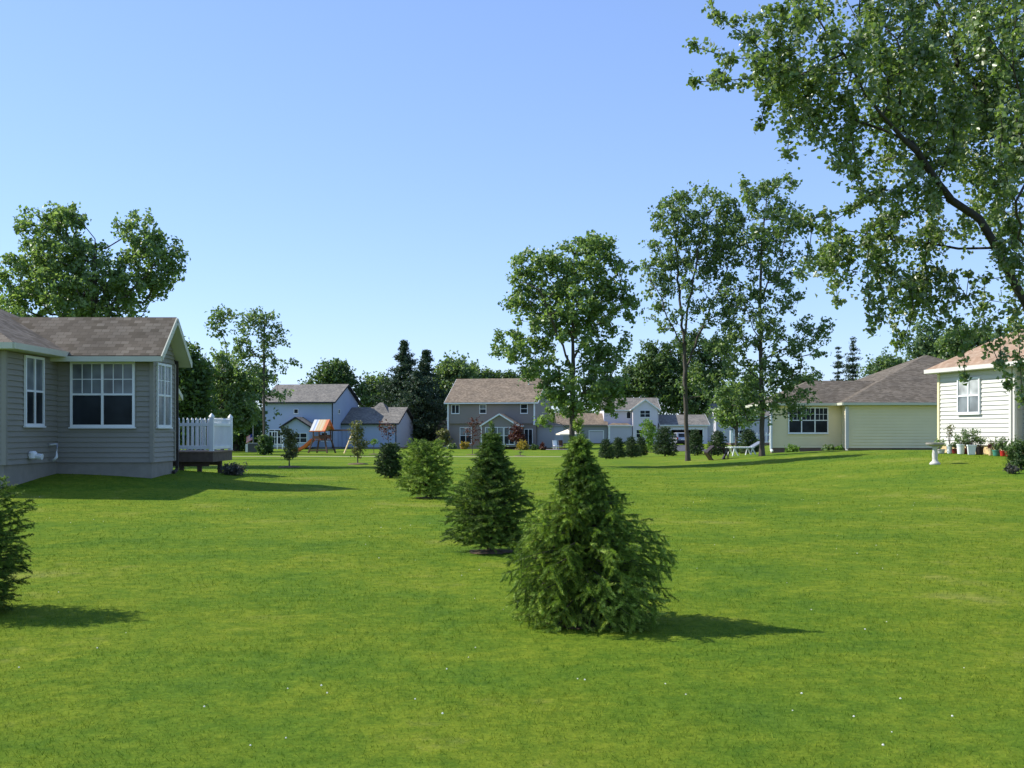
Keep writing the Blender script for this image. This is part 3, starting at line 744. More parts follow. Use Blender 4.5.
def wallpipe():
    mb = MB(); mb.tube([(-11.55, 27.45, 1.25), (-11.36, 27.45, 1.28), (-11.36, 27.45, .95), (-11.45, 27.45, .86)], .035, 8); mb.build('exhaust_pipe', m_white, h1, smooth=True)
    mb = MB(); mb.lathe([(.07, .93), (.10, .95), (.10, 1.08), (.06, 1.12)], 12, (-11.48, 26.35)); mb.tube([(-11.57, 26.35, 1.02), (-11.25, 26.35, .98)], [.06, .075], 10); mb.build('dryer_vent', m_white, h1)
wallpipe()
downspout(h1, -9.12, 29.95, .45, 3.5, m_barkdark)
mb = MB(); mb.lathe([(.05, 4.9), (.05, 5.35)], 10, (-15.6, 29.2)); mb.build('roof_vent', m_metal, h1)
# deck belongs to the house
dk = box_part(h1, 'deck', m_deckwood, (-11.15, -8.70, 32.0, 32.05, .70, .98), (-8.75, -8.70, 32.051, 34.2, .70, .98), (-11.15, -8.9, 32.3, 32.34, .56, .80), (-11.15, -8.9, 33.6, 33.64, .56, .80))
mb = MB()
for k in range(16): mb.box(-11.15, -8.66, 31.97+k*.14, 31.97+k*.14+.132, .982, 1.012)
mb.build('deck_boards', m_decktop, dk)
for (px_, py_) in ((-9.7, 32.3), (-9.2, 32.4), (-9.0, 33.9), (-10.6, 32.3)):
    box_part(dk, 'support_post', m_deckwood, (px_-.06, px_+.06, py_-.06, py_+.06, .2, .70))
def railing(parent, a, b, z, h, n, mat, post=.10, name='railing', pick=True):
    mb = MB(); a = Vector((*a, z)); b = Vector((*b, z)); u = (b-a)
    mb.beam(a+Vector((0, 0, .10)), b+Vector((0, 0, .10)), .05, .08); mb.beam(a+Vector((0, 0, h-.14)), b+Vector((0, 0, h-.14)), .05, .08)
    for k in range(n+1):
        p = a+u*k/n
        mb.beam(p+Vector((0, 0, .04)), p+Vector((0, 0, h)), .048, .022, up=(u.y, -u.x, 0)); mb.lathe([(.034, p.z+h), (.004, p.z+h+.06)], 4, (p.x, p.y))
    return mb.build(name, mat, parent)
railing(h1, (-11.1, 32.05), (-8.82, 32.05), 1.012, .92, 18, m_white)
railing(h1, (-8.75, 32.12), (-8.75, 34.1), 1.012, .92, 15, m_white)
railing(h1, (-8.85, 34.15), (-11.1, 34.15), 1.012, .92, 15, m_white)
for (px_, py_) in ((-8.75, 32.05), (-8.75, 34.17), (-11.08, 32.05)):
    mb = MB(); mb.box(px_-.06, px_+.06, py_-.06, py_+.06, 1.014, 2.0); mb.lathe([(.085, 2.001), (.085, 2.03), (.01, 2.12)], 4, (px_, py_)); mb.build('railing_post', m_white, h1)
rebase(h1, (-11.5, 28.0, g(-11.5, 28)))

# ------------------------------------------------------------------ HOUSE blue
b0 = Vector((X(333, 125), 125, -.47)); h2 = thing('house', 'pale blue two storey house with grey roof and lower garage wing behind the play set', 'house', b0, -R(10))
walls(h2, -8.3, 0, 0, 9.2, .25, 5.35, m_blue, gable='x', rise=2.05, lap=.2, dep=.008)
box_part(h2, 'foundation', m_foundation, (-8.28, -.02, .02, 9.18, -.4, .25), (.01, 6.58, 3.02, 10.2, -.4, .2))
gable_roof(h2, -8.3, 0, 0, 9.2, 5.35, 2.05, m_roofgrey, 'x', .35, .18, m_dark)
walls(h2, .0, 6.6, 3.0, 10.3, .2, 2.95, m_blue, gable='x', rise=1.75, lap=.2, dep=.008, sides='fbr')
gable_roof(h2, .42, 6.6, 3.0, 10.3, 2.95, 1.75, m_roofgrey, 'x', .35, .18, m_dark)
mb = MB(); mb.poly([(2.2, 4.9, 4.0), (5.2, 4.9, 4.0), (3.9, 6.6, 5.45), (3.5, 6.6, 5.45)]); mb.poly([(5.2, 4.9, 4.0), (5.2, 8.4, 4.0), (3.9, 6.6, 5.45)]); mb.poly([(2.2, 8.4, 4.0), (2.2, 4.9, 4.0), (3.5, 6.6, 5.45)]); mb.poly([(5.2, 8.4, 4.0), (2.2, 8.4, 4.0), (3.5, 6.6, 5.45), (3.9, 6.6, 5.45)]); mb.build('roof_hip', m_roofgrey, h2, uv=True)
walls(h2, -5.1, -2.0, -2.2, 0, .25, 2.55, m_blue, gable='y', rise=.95, lap=.2, dep=.008, name='porch_wall', sides='flr')
gable_roof(h2, -5.1, -2.0, -2.2, .0, 2.55, .95, m_roofgrey, 'y', .28, .14, m_dark, name='porch_roof')
window(h2, -3.5, -2.21, .75, 2.5, 1.1, 3, 1, 0); window(h2, -4.4, -.01, 4.05, .55, .55, 1, 0, 0, sash=False)
window(h2, 2.0, .01, 4.05, .55, .55, 1, 0, 0, sash=False, face='r'); window(h2, -6.6, -.01, .55, 2.2, 1.7, 3, 1, 0)
window(h2, -1.0, -.01, .9, .8, 1.0, 1, 1, 0)
for cx, cy, z in ((-8.3, 0, 5.1), ): corner(h2, cx, cy, .25, z, m_white, .12)
box_part(h2, 'downspout', m_dark, (-.10, -.01, -.09, -.012, .1, 5.2)); box_part(h2, 'downspout', m_dark, (6.5, 6.59, 2.9, 2.98, .1, 2.8))
mb = MB(); mb.lathe([(.07, 6.3), (.07, 7.0)], 8, (-4.3, 3.3)); mb.build('roof_vent', m_white, h2)
mb = MB()
for k in range(5): mb.beam((-7.9+.62*k, -1.6, 0), (-7.9+.62*k, -1.6, 2.0), .09, .09)
mb.beam((-8.0, -1.6, 2.0), (-5.3, -1.6, 2.0), .08, .1); mb.build('pergola', m_white, h2)

# ------------------------------------------------------------------ HOUSE taupe
t0 = Vector((X(449, 127), 127, -.36)); h3 = thing('house', 'taupe two storey house with brown roof, white corner posts and a gabled sunroom', 'house', t0, -R(12))
walls(h3, 0, 10.2, 0, 10, .2, 2.85, m_tan, lap=.2, dep=.008); walls(h3, -.02, 10.22, -.28, 10.1, 2.86, 5.25, m_tan, gable='x', rise=2.75, lap=.2, dep=.008)
box_part(h3, 'foundation', m_foundation, (.02, 10.18, .02, 9.9, -.4, .2)); box_part(h3, 'upper_floor_soffit', m_tan, (0, 10.2, -.27, -.01, 2.80, 2.855))
gable_roof(h3, 0, 10.2, -.28, 10.1, 5.25, 2.75, m_rooftaupe, 'x', .38, .18, m_white)
walls(h3, 4.7, 8.5, -2.7, -.01, .2, 2.6, m_tan, gable='y', rise=1.15, lap=.2, dep=.008, name='sunroom_wall', sides='flr')
gable_roof(h3, 4.7, 8.5, -2.7, -.29, 2.6, 1.15, m_rooftaupe, 'y', .25, .14, m_white, name='sunroom_roof')
window(h3, 6.0, -2.71, .45, 2.1, 1.95, 3, 1, 0, upper=m_glassgrey); window(h3, 7.7, -2.71, .45, 1.2, 1.95, 2, 1, 0, upper=m_glassgrey)
window(h3, .85, -.29, 3.95, .95, 1.05, 2, 0, 0, sash=False); window(h3, 4.1, -.29, 3.95, .8, 1.05, 1, 0, 0, upper=m_glassgrey); window(h3, 8.9, -.29, 3.95, .85, 1.1, 1)
window(h3, 2.0, -.01, .5, 1.4, 1.9, 2, 0, 0, upper=m_glassgrey); window(h3, 9.35, -.01, .3, 1.0, 1.9, 2, 0, 0, sash=False)
downspout(h3, -.02, -.33, 0, 5.1, m_white, .16); downspout(h3, 10.1, -.36, 2.7, 5.1, m_white, .16); downspout(h3, 8.75, -2.6, 0, 2.5, m_white, .1); downspout(h3, 4.5, -2.75, 0, 2.5, m_white, .1)
walls(h3, 10.25, 12.2, .6, 7, .1, 2.5, m_slate, lap=.2, dep=.008, name='side_porch'); hip_roof(h3, 10.6, 12.0, .6, 7, 2.52, .3, m_rooftaupe, .3, .12, m_tan, 'porch_roof')
mb = MB(); mb.lathe([(.07, 7.0), (.07, 8.1)], 8, (8.7, 3.4)); mb.build('roof_vent', m_white, h3)
s0 = gnd(436, 135); hs = thing('shed', 'small pale outbuilding with low brown roof, left of the taupe house', 'shed', s0, -R(12))
walls(hs, 0, 4.2, 0, 6.0, .05, 1.75, m_whitehouse, gable='x', rise=1.45, lap=.2, dep=.008); gable_roof(hs, 0, 4.2, 0, 6.0, 1.75, 1.45, m_rooftaupe, 'x', .25, .14, m_tan)
window(hs, .75, -.01, .6, .5, .7, 1)

# ------------------------------------------------------------------ HOUSE white two storey
k = 160/F; w0 = Vector((X(633, 160), 160, -.28)); h4 = thing('house', 'white two storey house with front gable, arched window and open garage', 'house', w0)
walls(h4, -4.1, 3.9, 1.5, 9.5, .1, 4.95, m_whitehouse, gable='x', rise=1.75, lap=.2, dep=.008); gable_roof(h4, -4.1, 3.9, 1.5, 9.5, 4.95, 1.75, m_roofgrey, 'x', .3, .16, m_white)
walls(h4, 0, 3.55, 0, 1.6, .1, 5.05, m_whitehouse, gable='y', rise=1.3, lap=.2, dep=.008, sides='flr'); gable_roof(h4, 0, 3.55, 0, 4.8, 5.05, 1.3, m_roofgrey, 'y', .25, .14, m_white)
window(h4, 1.75, -.01, 3.85, 1.5, 1.05, 2, 1, 0)
mb = MB(); n_ = 10; pts = [(-.75, 1.49, 3.75), (-.2, 1.49, 3.75)]+[(-.475+.275*math.cos(a), 1.49, 4.45+.275*math.sin(a)) for a in [math.pi*i/n_ for i in range(n_+1)]]; mb.poly(pts); aw = mb.build('arched_window', m_glass, h4)
mb = MB(); ring = [(-.475+.32*math.cos(a), 1.46, 4.45+.32*math.sin(a)) for a in [math.pi*i/n_ for i in range(n_+1)]]; ring = [(-.155, 1.46, 3.7)]+ring+[(-.795, 1.46, 3.7), (-.155, 1.46, 3.7)]
for a, b in zip(ring, ring[1:]): mb.beam(a, b, .07, .07)
mb.build('frame', m_white, aw)
walls(h4, -10.8, -3.5, .6, 8, .1, 2.75, m_slate, gable='x', rise=1.6, lap=.2, dep=.008, sides='fbl'); gable_roof(h4, -10.8, -3.9, .6, 8, 2.75, 1.6, m_rooftaupe, 'x', .3, .16, m_tan)
gd = box_part(h4, 'garage_door', m_paleblue, (-6.3, -4.3, .54, .58, .1, 1.75)); box_part(gd, 'frame', m_white, (-6.42, -6.31, .5, .58, .1, 1.86), (-4.29, -4.18, .5, .58, .1, 1.86), (-6.42, -4.18, .5, .58, 1.861, 1.98))
walls(h4, -3.45, -.1, .2, 1.5, .1, 2.6, m_paleblue, lap=.2, dep=.008, name='entry_wall', sides='flr'); hip_roof(h4, -3.4, -.35, .2, 1.1, 2.6, .5, m_rooftaupe, .2, .12, m_white, 'entry_roof'); corner(h4, -3.45, .2, .1, 2.6, m_white, .25)
mb = MB(); mb.box(1.9, 3.2, -.9, -.02, 2.5, 2.62); mb.poly([(1.8, -1.0, 2.62), (3.3, -1.0, 2.62), (2.55, -1.0, 3.0)]); mb.poly([(1.8, -1.0, 2.62), (2.55, -1.0, 3.0), (2.55, 0, 3.0), (1.8, 0, 2.62)]); mb.poly([(2.55, -1.0, 3.0), (3.3, -1.0, 2.62), (3.3, 0, 2.62), (2.55, 0, 3.0)]); mb.build('door_canopy', m_rooftaupe, h4)
box_part(h4, 'canopy_post', m_white, (1.92, 2.04, -.9, -.78, .05, 2.49)); box_part(h4, 'canopy_post', m_white, (3.06, 3.18, -.9, -.78, .05, 2.49))
dd = box_part(h4, 'door', m_slate, (2.2, 3.0, -.05, -.012, .1, 2.15)); box_part(dd, 'pane', m_glass, (2.4, 2.8, -.065, -.052, 1.2, 1.9)); window(h4, .9, -.01, .9, .9, 1.2, 1)
# garage wing with a real opening
gx0, gx1 = 3.95, 11.0; mb = MB()
lap_face(mb, (gx0, 1.0), (5.7, 1.0), [(.0, 0, 1), (2.75, 0, 1)], .2, .008); lap_face(mb, (10.3, 1.0), (gx1, 1.0), [(.0, 0, 1), (2.75, 0, 1)], .2, .008)
lap_face(mb, (5.7, 1.0), (10.3, 1.0), [(2.05, 0, 1), (2.75, 0, 1)], .2, .008); lap_face(mb, (gx1, 1.0), (gx1, 8.0), [(0, 0, 1), (2.75, 0, 1), (4.15, .5, .5)], .2, .008); lap_face(mb, (gx1, 8), (gx0, 8), [(0, 0, 1), (2.75, 0, 1)], .2, .008)
mb.build('wall', m_whitehouse, h4)
gi = MB(); gi.box(5.4, 10.5, 7.0, 7.1, 0, 2.6); gi.box(5.3, 5.4, 1.1, 7, 0, 2.6); gi.box(10.5, 10.6, 1.1, 7, 0, 2.6); gi.box(5.3, 10.6, 1.1, 7.1, 2.61, 2.66); gi.build('garage_interior', m_darkwood, h4)  # near-black inner walls: the open garage's shade is put into their colour
box_part(h4, 'garage_door_frame', m_white, (5.58, 5.7, .95, 1.1, 0, 2.15), (10.3, 10.42, .95, 1.1, 0, 2.15), (5.58, 10.42, .95, 1.1, 2.151, 2.27), (7.93, 8.1, .97, 1.1, 0, 2.15))
gable_roof(h4, gx0+.35, gx1, 1.0, 8.0, 2.75, 1.4, m_roofgrey, 'x', .3, .16, m_white)
f0 = gnd(716, 172); h5 = thing('house', 'pale two storey house half hidden behind the slender trees right of the garage', 'house', f0)
walls(h5, 0, 8.2, 0, 8, .0, 4.2, m_paleblue, gable='x', rise=1.9, lap=.25, dep=.008); gable_roof(h5, 0, 8.2, 0, 8, 4.2, 1.9, m_roofgrey, 'x', .35, .16, m_white)
window(h5, 1.1, -.01, 2.9, .9, 1.1, 1); window(h5, 5.4, -.01, 2.9, .9, 1.1, 1); window(h5, 3.6, -.01, .8, 1.5, 1.2, 2)

# ------------------------------------------------------------------ HOUSE yellow
h6 = thing('house', 'pale yellow single storey house with brown hip roof and triple window', 'house')
yz = .64
walls(h6, 18.9, 33, 62.0, 76, yz, 3.06, m_yellow, lap=.17, dep=.045); walls(h6, 14.85, 18.88, 63.0, 68.4, yz, 3.19, m_yellow, gable='x', rise=1.16, lap=.17, dep=.03, sides='f')
mb = MB(); lap_face(mb, (16.1, 68.4), (14.85, 63.0), [(yz, 0, 1), (3.19, 0, 1)], .125, .012); lap_face(mb, (18.9, 68.4), (16.1, 68.4), [(yz, 0, 1), (3.19, 0, 1)], .125, .012); mb.build('wall', m_yellow, h6)
box_part(h6, 'foundation', m_brown_found, (18.92, 32.98, 62.02, 75.9, -.2, yz), (14.87, 18.9, 63.02, 63.3, -.2, yz))
box_part(h6, 'foundation_vent', m_dark, (21.4, 22.15, 61.95, 62.015, .36, .60))
hip_roof(h6, 18.9, 33, 62, 76, 3.04, .43, m_roofbrown, .36, .16, m_soffit); hip_roof(h6, 15.0, 27, 63, 68.4, 3.04, .46, m_roofbrown, .36, .158, m_soffit)
window(h6, 16.95, 62.965, 1.46, 2.3, 1.5, 3, 3, 2)
for cx, cy in ((18.9, 62.0), (14.85, 63.0)): corner(h6, cx, cy, yz-.02, 3.0, m_offwhite, .14)
downspout(h6, 14.80, 62.86, .42, 3.1, m_white, .10); downspout(h6, 18.80, 61.88, .42, 3.0, m_offwhite, .10)
rebase(h6, (18.9, 62.0, g(18.9, 62)))

# ------------------------------------------------------------------ HOUSE ivory right
o7 = Vector((15.55, 40.0, .70)); h7 = thing('house', 'ivory clapboard house with terracotta roof beside the potted plants on the right', 'house', o7, -R(79))
WALLX = Vector((math.cos(R(79)), -math.sin(R(79)), 0)); WALLN = Vector((-math.sin(R(79)), -math.cos(R(79)), 0))
walls(h7, 0, 4.1, 0, 9, .42, 3.0, m_offwhite, lap=.15, dep=.035); walls(h7, 4.1, 11.5, .45, 9, .42, 3.0, m_offwhite, lap=.15, dep=.035, sides='fbr')
box_part(h7, 'foundation', m_palewood, (.02, 4.08, .03, 8.9, -.6, .42), (4.081, 11.4, .48, 8.9, -.6, .42))
hip_roof(h7, 0, 11.5, 0, 9, 2.98, .6, m_roofred, .36, .16, m_offwhite)
window(h7, 1.85, -.036, 1.5, 1.3, 1.25, 2, 0, 0, glass=m_glassgrey, upper=m_glasslite)
corner(h7, 0, 0, .4, 2.97, m_yellow, .12); corner(h7, 4.1, 0, .4, 2.97, m_offwhite, .12)
downspout(h7, 4.25, .02, .0, 2.97, m_offwhite, .09)
mt = box_part(h7, 'electric_meter', m_metal, (4.6, 4.85, .30, .43, 1.45, 1.80)); mb = MB(); mb.lathe([(.09, 1.62), (.085, 1.70), (.02, 1.74)], 12, (4.72, .26)); mb.build('meter_dial', m_glass, mt)

def onwall(px, off, t0=0):
    lo, hi = -3., 12.
    for _ in range(40):
        t = (lo+hi)/2; p = o7+WALLX*t+WALLN*off
        if 512+F*p.x/p.y < px: lo = t
        else: hi = t
    return Vector((p.x, p.y, g(p.x, p.y)))

def pot(px, off, wp, hp, mat, label, plant=None, leaf=None, ph=.3, pw=.2, n=14, square=False, red=False, kindname='plant_pot', tall=False, spiky=False):
    p = onwall(px, off); d = p.y; r = wp/2*d/F; h = hp*d/F
    root = thing(kindname, label, 'flower pot', p, R(30), 'pots along the ivory wall')
    mb = MB(); nn = 4 if square else 18
    mb.lathe([(r*.72, 0), (r*.80, .01), (r*.97, h*.86), (r*1.08, h*.861), (r*1.08, h), (r*.95, h), (r*.92, h*.9), (r*.1, h*.9)], nn, mi=0, cap=True)
    mb.build('pot', mat, root, smooth=False)
    if leaf:
        pts = []; p0 = []; p1 = []
        for k_ in range(n):
            a = random.uniform(0, 6.28); rr = pw*math.sqrt(random.random()); hh = h+ph*random.uniform(.35, 1)
            if tall: hh = h+ph*random.uniform(.55, 1)
            e = np.array([rr*math.cos(a), rr*math.sin(a), hh]); p0.append((0, 0, h*.9)); p1.append(e)
            if spiky:
                for f in np.linspace(.2, 1, 9): pts.append(e*f+np.array([0, 0, h*.9])*(1-f)+rng.normal(0, .012, 3))
            else:
                for _ in range(11): pts.append(e+rng.normal(0, .05, 3))
        V, Fq = tubes(np.array(p0, float), np.array(p1, float), np.full(n, .006), np.full(n, .003), 4); fast_mesh('stems', V, Fq, m_bark, root)
        V, T = leaf_quads(np.array(pts), .07, .3, .6); fast_mesh('leaves', V, T, leaf, root)
    return root
random.seed(3)
pot(940.5, .75, 9, 4.5, m_stone, 'shallow stone bowl of yellow green plants right behind the birdbath', leaf=m_leaflime, ph=.28, pw=.16)
pot(949.5, .55, 6, 9, m_white, 'slim white pot with a tall thin leafy plant', leaf=m_leafolive, ph=.62, pw=.10, tall=True)
pot(955, .45, 6, 5, plain('maroon_glaze', (.16, .02, .02), .3), 'maroon pot between the two left white pots', leaf=m_leafdark, ph=.2, pw=.14)
pot(960.8, .60, 8, 10, m_white, 'round white pot with a low bushy plant, middle of the row', leaf=m_leafmid, ph=.26, pw=.17, n=20)
pot(966.5, .40, 6, 6, bpy.data.materials['maroon_glaze'], 'maroon pot behind the square white pot', leaf=m_leafdark, ph=.2, pw=.12)
pot(971.5, .70, 11, 10, m_white, 'square white planter with a wide silvery leafy bush', leaf=m_leafpale, ph=.50, pw=.28, n=34, square=True)
pot(979.5, .50, 8, 8, m_darkwood, 'dark brown pot of green foliage right of the square planter', leaf=m_leafmid, ph=.30, pw=.16, n=20)
pot(990.8, .60, 5, 7, m_palewood, 'small tan pot left of the green tub', leaf=m_leafred, ph=.16, pw=.08, n=8)
pot(996.5, .62, 8, 6, plain('green_plastic', (.06, .24, .16), .4), 'green tub with a spiky arching plant', leaf=m_leafmid, ph=.40, pw=.30, n=26, spiky=True)
m_redpot = plain('red_plastic', (.50, .03, .02), .4)
pot(1003, .55, 6, 5.5, m_redpot, 'red pot nearest the green tub, dark plant in it', leaf=m_leafdark, ph=.45, pw=.22, n=22, spiky=True)
pot(1008.5, .60, 6, 5, m_redpot, 'red pot at the right end of the row', leaf=m_leafpale, ph=.35, pw=.20, n=18, spiky=True)
for (py, lab) in ((418, 'upper hanging basket of plum flowers at the ivory wall'), (438, 'lower plum flower basket at the ivory wall')):
    p = o7+WALLX*5.0+WALLN*-.1; p.z = Z(py, p.y)
    hb = thing('flower_basket', lab, 'flower basket', p, 0, 'plum flower baskets')
    mb = MB(); mb.lathe([(.03, -.12), (.11, -.08), (.14, .02), (.13, .03)], 12); mb.beam((.0, 0, .02), (0, 0, .32), .012, .012); mb.beam((0, 0, .32), (.45, .1, .34), .015, .015); mb.build('basket', m_darkwood, hb)
    V, T = leaf_quads(rng.normal(0, .075, (150, 3))+np.array([0, 0, .05]), .055, .3); fast_mesh('flowers', V, T, m_petal, hb)

# ------------------------------------------------------------------ birdbath
p = gnd(935, 33); bb = thing('birdbath', 'mottled white stone birdbath standing on the lawn', 'birdbath', p)
mb = MB(); mb.lathe([(.15, -.02), (.16, .03), (.12, .07), (.085, .10), (.075, .16), (.085, .30), (.07, .42), (.075, .50), (.11, .54)], 20); mb.build('pedestal', m_stone, bb, smooth=True)
mb = MB(); mb.lathe([(.10, .541), (.18, .56), (.26, .60), (.27, .645), (.255, .65), (.21, .615), (.05, .60)], 24); mb.build('bowl', plain('weathered_stone', (.36, .33, .30), .9, .2, 10, .5), bb, smooth=False)

# ------------------------------------------------------------------ play set
p = gnd(322, 97); ps = thing('play_set', 'wooden swing and slide set with striped canopy in front of the blue house', 'play set', p, R(-20))
mb = MB()
for sx in (-1, 1):
    for sy in (-1, 1):
        mb.beam((sx*.62, sy*.55, 1.15), (sx*.95, sy*.75, -.05), .11, .11); mb.beam((sx*.58, sy*.5, 1.15), (sx*.58, sy*.5, 2.05), .09, .09)
mb.box(-.7, .7, -.62, .62, 1.1, 1.18); mb.box(-.62, .62, -.6, -.56, 1.25, 1.5); mb.box(-.62, .62, .56, .6, 1.25, 1.6)
mb.beam((-.85, -.7, .25), (.85, -.7, .25), .08, .12); mb.beam((-.85, -.7, .25), (.85, .7, .25), .06, .08)
mb.build('tower', m_wood, ps)
mb = MB(); st = [0, 0, 1, 0, 2, 4, 2, 4, 2, 3, 3]; n_ = len(st)
for i, s_ in enumerate(st):
    xa = -.75+1.5*i/n_; xb = -.75+1.5*(i+1)/n_
    for sg in (-1, 1):
        q = [(xa, sg*.85, 1.95), (xb, sg*.85, 1.95), (xb, 0, 2.95), (xa, 0, 2.95)]; mb.poly(q if sg < 0 else q[::-1], s_)
        mb.poly([(a, b, c-.02) for a, b, c in (q[::-1] if sg < 0 else q)], s_)
mb.build('canopy', [m_tarp['tarp_white'], m_tarp['tarp_blue'], m_tarp['tarp_cream'], m_tarp['tarp_orange'], m_tarp['tarp_peach']], ps)
mb = MB(); mb.beam((.77, -.82, 1.98), (.77, 0, 2.93), .05, .10); mb.beam((.77, .82, 1.98), (.77, 0, 2.93), .05, .10); mb.poly([(.74, -.45, 2.35), (.74, .45, 2.35), (.74, 0, 2.88)]); mb.box(-.8, .8, -.88, -.84, 1.88, 1.97); mb.build('canopy_frame', m_orange, ps)
mb = MB(); a = Vector((-.7, -.25, 1.15)); b = Vector((-2.15, -.55, .12)); mid = a.lerp(b, .5)-Vector((0, 0, .12))
for p_, q_ in ((a, mid), (mid, b), (b, b+Vector((-.3, -.05, .02)))):
    mb.beam(p_, q_, .5, .04)
    for s_ in (-.25, .25): mb.beam(p_+Vector((0, s_, .08)), q_+Vector((0, s_, .08)), .05, .20)
mb.build('slide', m_orange, ps)
mb = MB(); mb.beam((.6, .1, 2.0), (3.1, .1, 2.02), .11, .13); mb.build('swing_beam', m_wood, ps)
mb = MB(); mb.beam((3.05, .1, 2.0), (2.65, -.85, -.05), .10, .10); mb.beam((3.05, .1, 2.0), (2.75, 1.0, -.05), .10, .10); mb.beam((2.85, -.4, .85), (2.90, .5, .85), .06, .08); mb.build('swing_leg_frame', m_palewood, ps)
for xx in (1.35, 2.15):
    mb = MB()
    for s_ in (-.2, .2): mb.beam((xx+s_, .1, 1.95), (xx+s_, .1, .55), .012, .012)
    mb.box(xx-.23, xx+.23, -.0, .2, .5, .54); mb.build('swing', m_dark, ps)
mb = MB(); mb.lathe([(.16, 1.19), (.2, 1.3), (.12, 1.42)], 10, (.1, -.2)); mb.build('play_panel', m_orange, ps)

# ------------------------------------------------------------------ flagpole, storage box
p = gnd(253, 104); fp = thing('flagpole', 'thin flagpole with a drooping striped flag in front of dark trees', 'flagpole', p)
mb = MB(); mb.lathe([(.045, 0), (.03, 3.6), (.05, 3.6), (.05, 3.68), (.01, 3.7)], 8); mb.build('pole', m_metal, fp)
m_fr, m_fw, m_fb = plain('flag_red', (.50, .03, .04), .8), plain('flag_white', (.7, .7, .7), .8), plain('flag_blue', (.02, .04, .2), .8)
mb = MB(); o_ = Vector((-.05, 0, 1.75)); ux = Vector((-.55, -.1, -.32)); uz = Vector((-.02, 0, -.6))
def fpnt(u, v): q = o_+ux*u+uz*v; return (q.x, q.y+.05*math.sin(7*u+2*v), q.z)
for i in range(13):
    for j in range(8):
        u0, u1 = j/8, (j+1)/8; v0, v1 = i/13, (i+1)/13; mi = 2 if (u1 < .45 and i < 7) else (0 if i % 2 == 0 else 1)
        mb.poly([fpnt(u0, v0), fpnt(u1, v0), fpnt(u1, v1), fpnt(u0, v1)], mi)
mb.build('flag', [m_fr, m_fw, m_fb], fp)
p = gnd(246, 103); bx_ = thing('storage_box', 'dark grey garden storage box with white end by the flagpole', 'storage box', p)
mb = MB(); mb.box(.18, 2.0, 0, .9, 0, .78); [mb.box(.18, 2.0, -.02, -.001, .08+.14*i, .19+.14*i) for i in range(5)]; mb.build('body', plain('charcoal_plastic', (.09, .095, .10), .6), bx_)
mb = MB(); mb.box(.1, 2.08, -.06, .96, .781, .86); mb.build('lid', m_metal, bx_); mb = MB(); mb.box(-.05, .17, -.02, .85, 0, .75); mb.build('end_panel', m_white, bx_)

# ------------------------------------------------------------------ garden seats and lounger
def tipped_chair(px, d, rz, label, prof):
    """slatted chair lying tipped over: folded seat and back planes with side rails and legs"""
    p = gnd(px, d); r = thing('garden_chair', label, 'garden chair', p, rz, 'dark wooden garden chairs')
    (a, b_, c) = [Vector((q[0], 0, q[1])) for q in prof]
    for nm, p0, p1 in (('backrest', a, b_), ('seat', b_, c)):
        mb = MB()
        for i in range(5): y = -.26+.13*i; o_ = Vector((0, y, 0)); mb.beam(p0+o_, p1+o_, .11, .05, up=(p1-p0).cross(Vector((0, 1, 0))))
        for t in (.15, .85): q = p0.lerp(p1, t)+Vector((.035, 0, -.02)); mb.beam(q+Vector((0, -.31, 0)), q+Vector((0, .31, 0)), .04, .05)
        mb.build(nm, m_darkwood, r)
    for sy in (-.33, .33):
        mb = MB(); o_ = Vector((0, sy, 0)); mb.beam(b_+o_, Vector((c.x*.5+b_.x*.5+.10, 0, 0))+o_, .03, .07, up=(0, 1, 0)); mb.build('leg', m_darkwood, r)
        mb = MB(); mb.beam(a.lerp(b_, .5)+o_, b_.lerp(c, .55)+o_, .05, .03, up=(0, 1, 0)); mb.build('armrest', m_darkwood, r)
    return r
tipped_chair(710.5, 47.2, R(4), 'dark wooden slatted garden chair tipped on its side, left of the young bushy spruce', [(.10, .62), (-.20, .33), (.06, -.02)])
tipped_chair(725.0, 47.6, R(-6), 'dark wooden slatted garden chair with flat top board, touching the white lounger', [(-.32, .50), (.14, .44), (-.10, -.02)])
p = gnd(736, 52); lo = thing('chaise_lounge', 'white reclining garden lounger right of the dark wooden chairs', 'lounger', p, R(12))
mb = MB()
for i in range(9): mb.box(-.3+.12*i, -.21+.12*i, -.3, .3, .40, .425)
mb.box(-.4, .8, -.33, -.28, .36, .41); mb.box(-.4, .8, .28, .33, .36, .41); mb.build('seat', m_white, lo)
mb = MB(); mb.beam((.78, 0, .40), (1.25, 0, .66), .56, .05); mb.build('backrest', m_metal, lo)
for xx in (-.2, .7):
    for sy in (-.28, .28):
        mb = MB(); mb.beam((xx, sy, .36), (xx-.1, sy, -.02), .04, .05); mb.build('leg', m_white, lo)
        mb = MB(); mb.beam((xx, sy, .36), (xx+.22, sy, -.02), .04, .05); mb.build('leg', m_white, lo)

# far deck with vinyl fence
p = gnd(731, 96); fd = thing('raised_deck', 'small raised brown deck with white railing left of the yellow house', 'deck', p)
box_part(fd, 'platform', m_deckwood, (0, 4.0, 0, 2.6, .55, .75), (.1, .25, .1, .25, -.1, .54), (2, 2.15, .1, .25, -.1, .54), (3.7, 3.85, .1, .25, -.1, .54))
railing(fd, (.15, .05), (3.9, .05), .75, .85, 14, m_white)
for xx in (.05, 3.95): box_part(fd, 'railing_post', m_white, (xx-.12, xx+.12, -.07, .17, .752, 1.85))

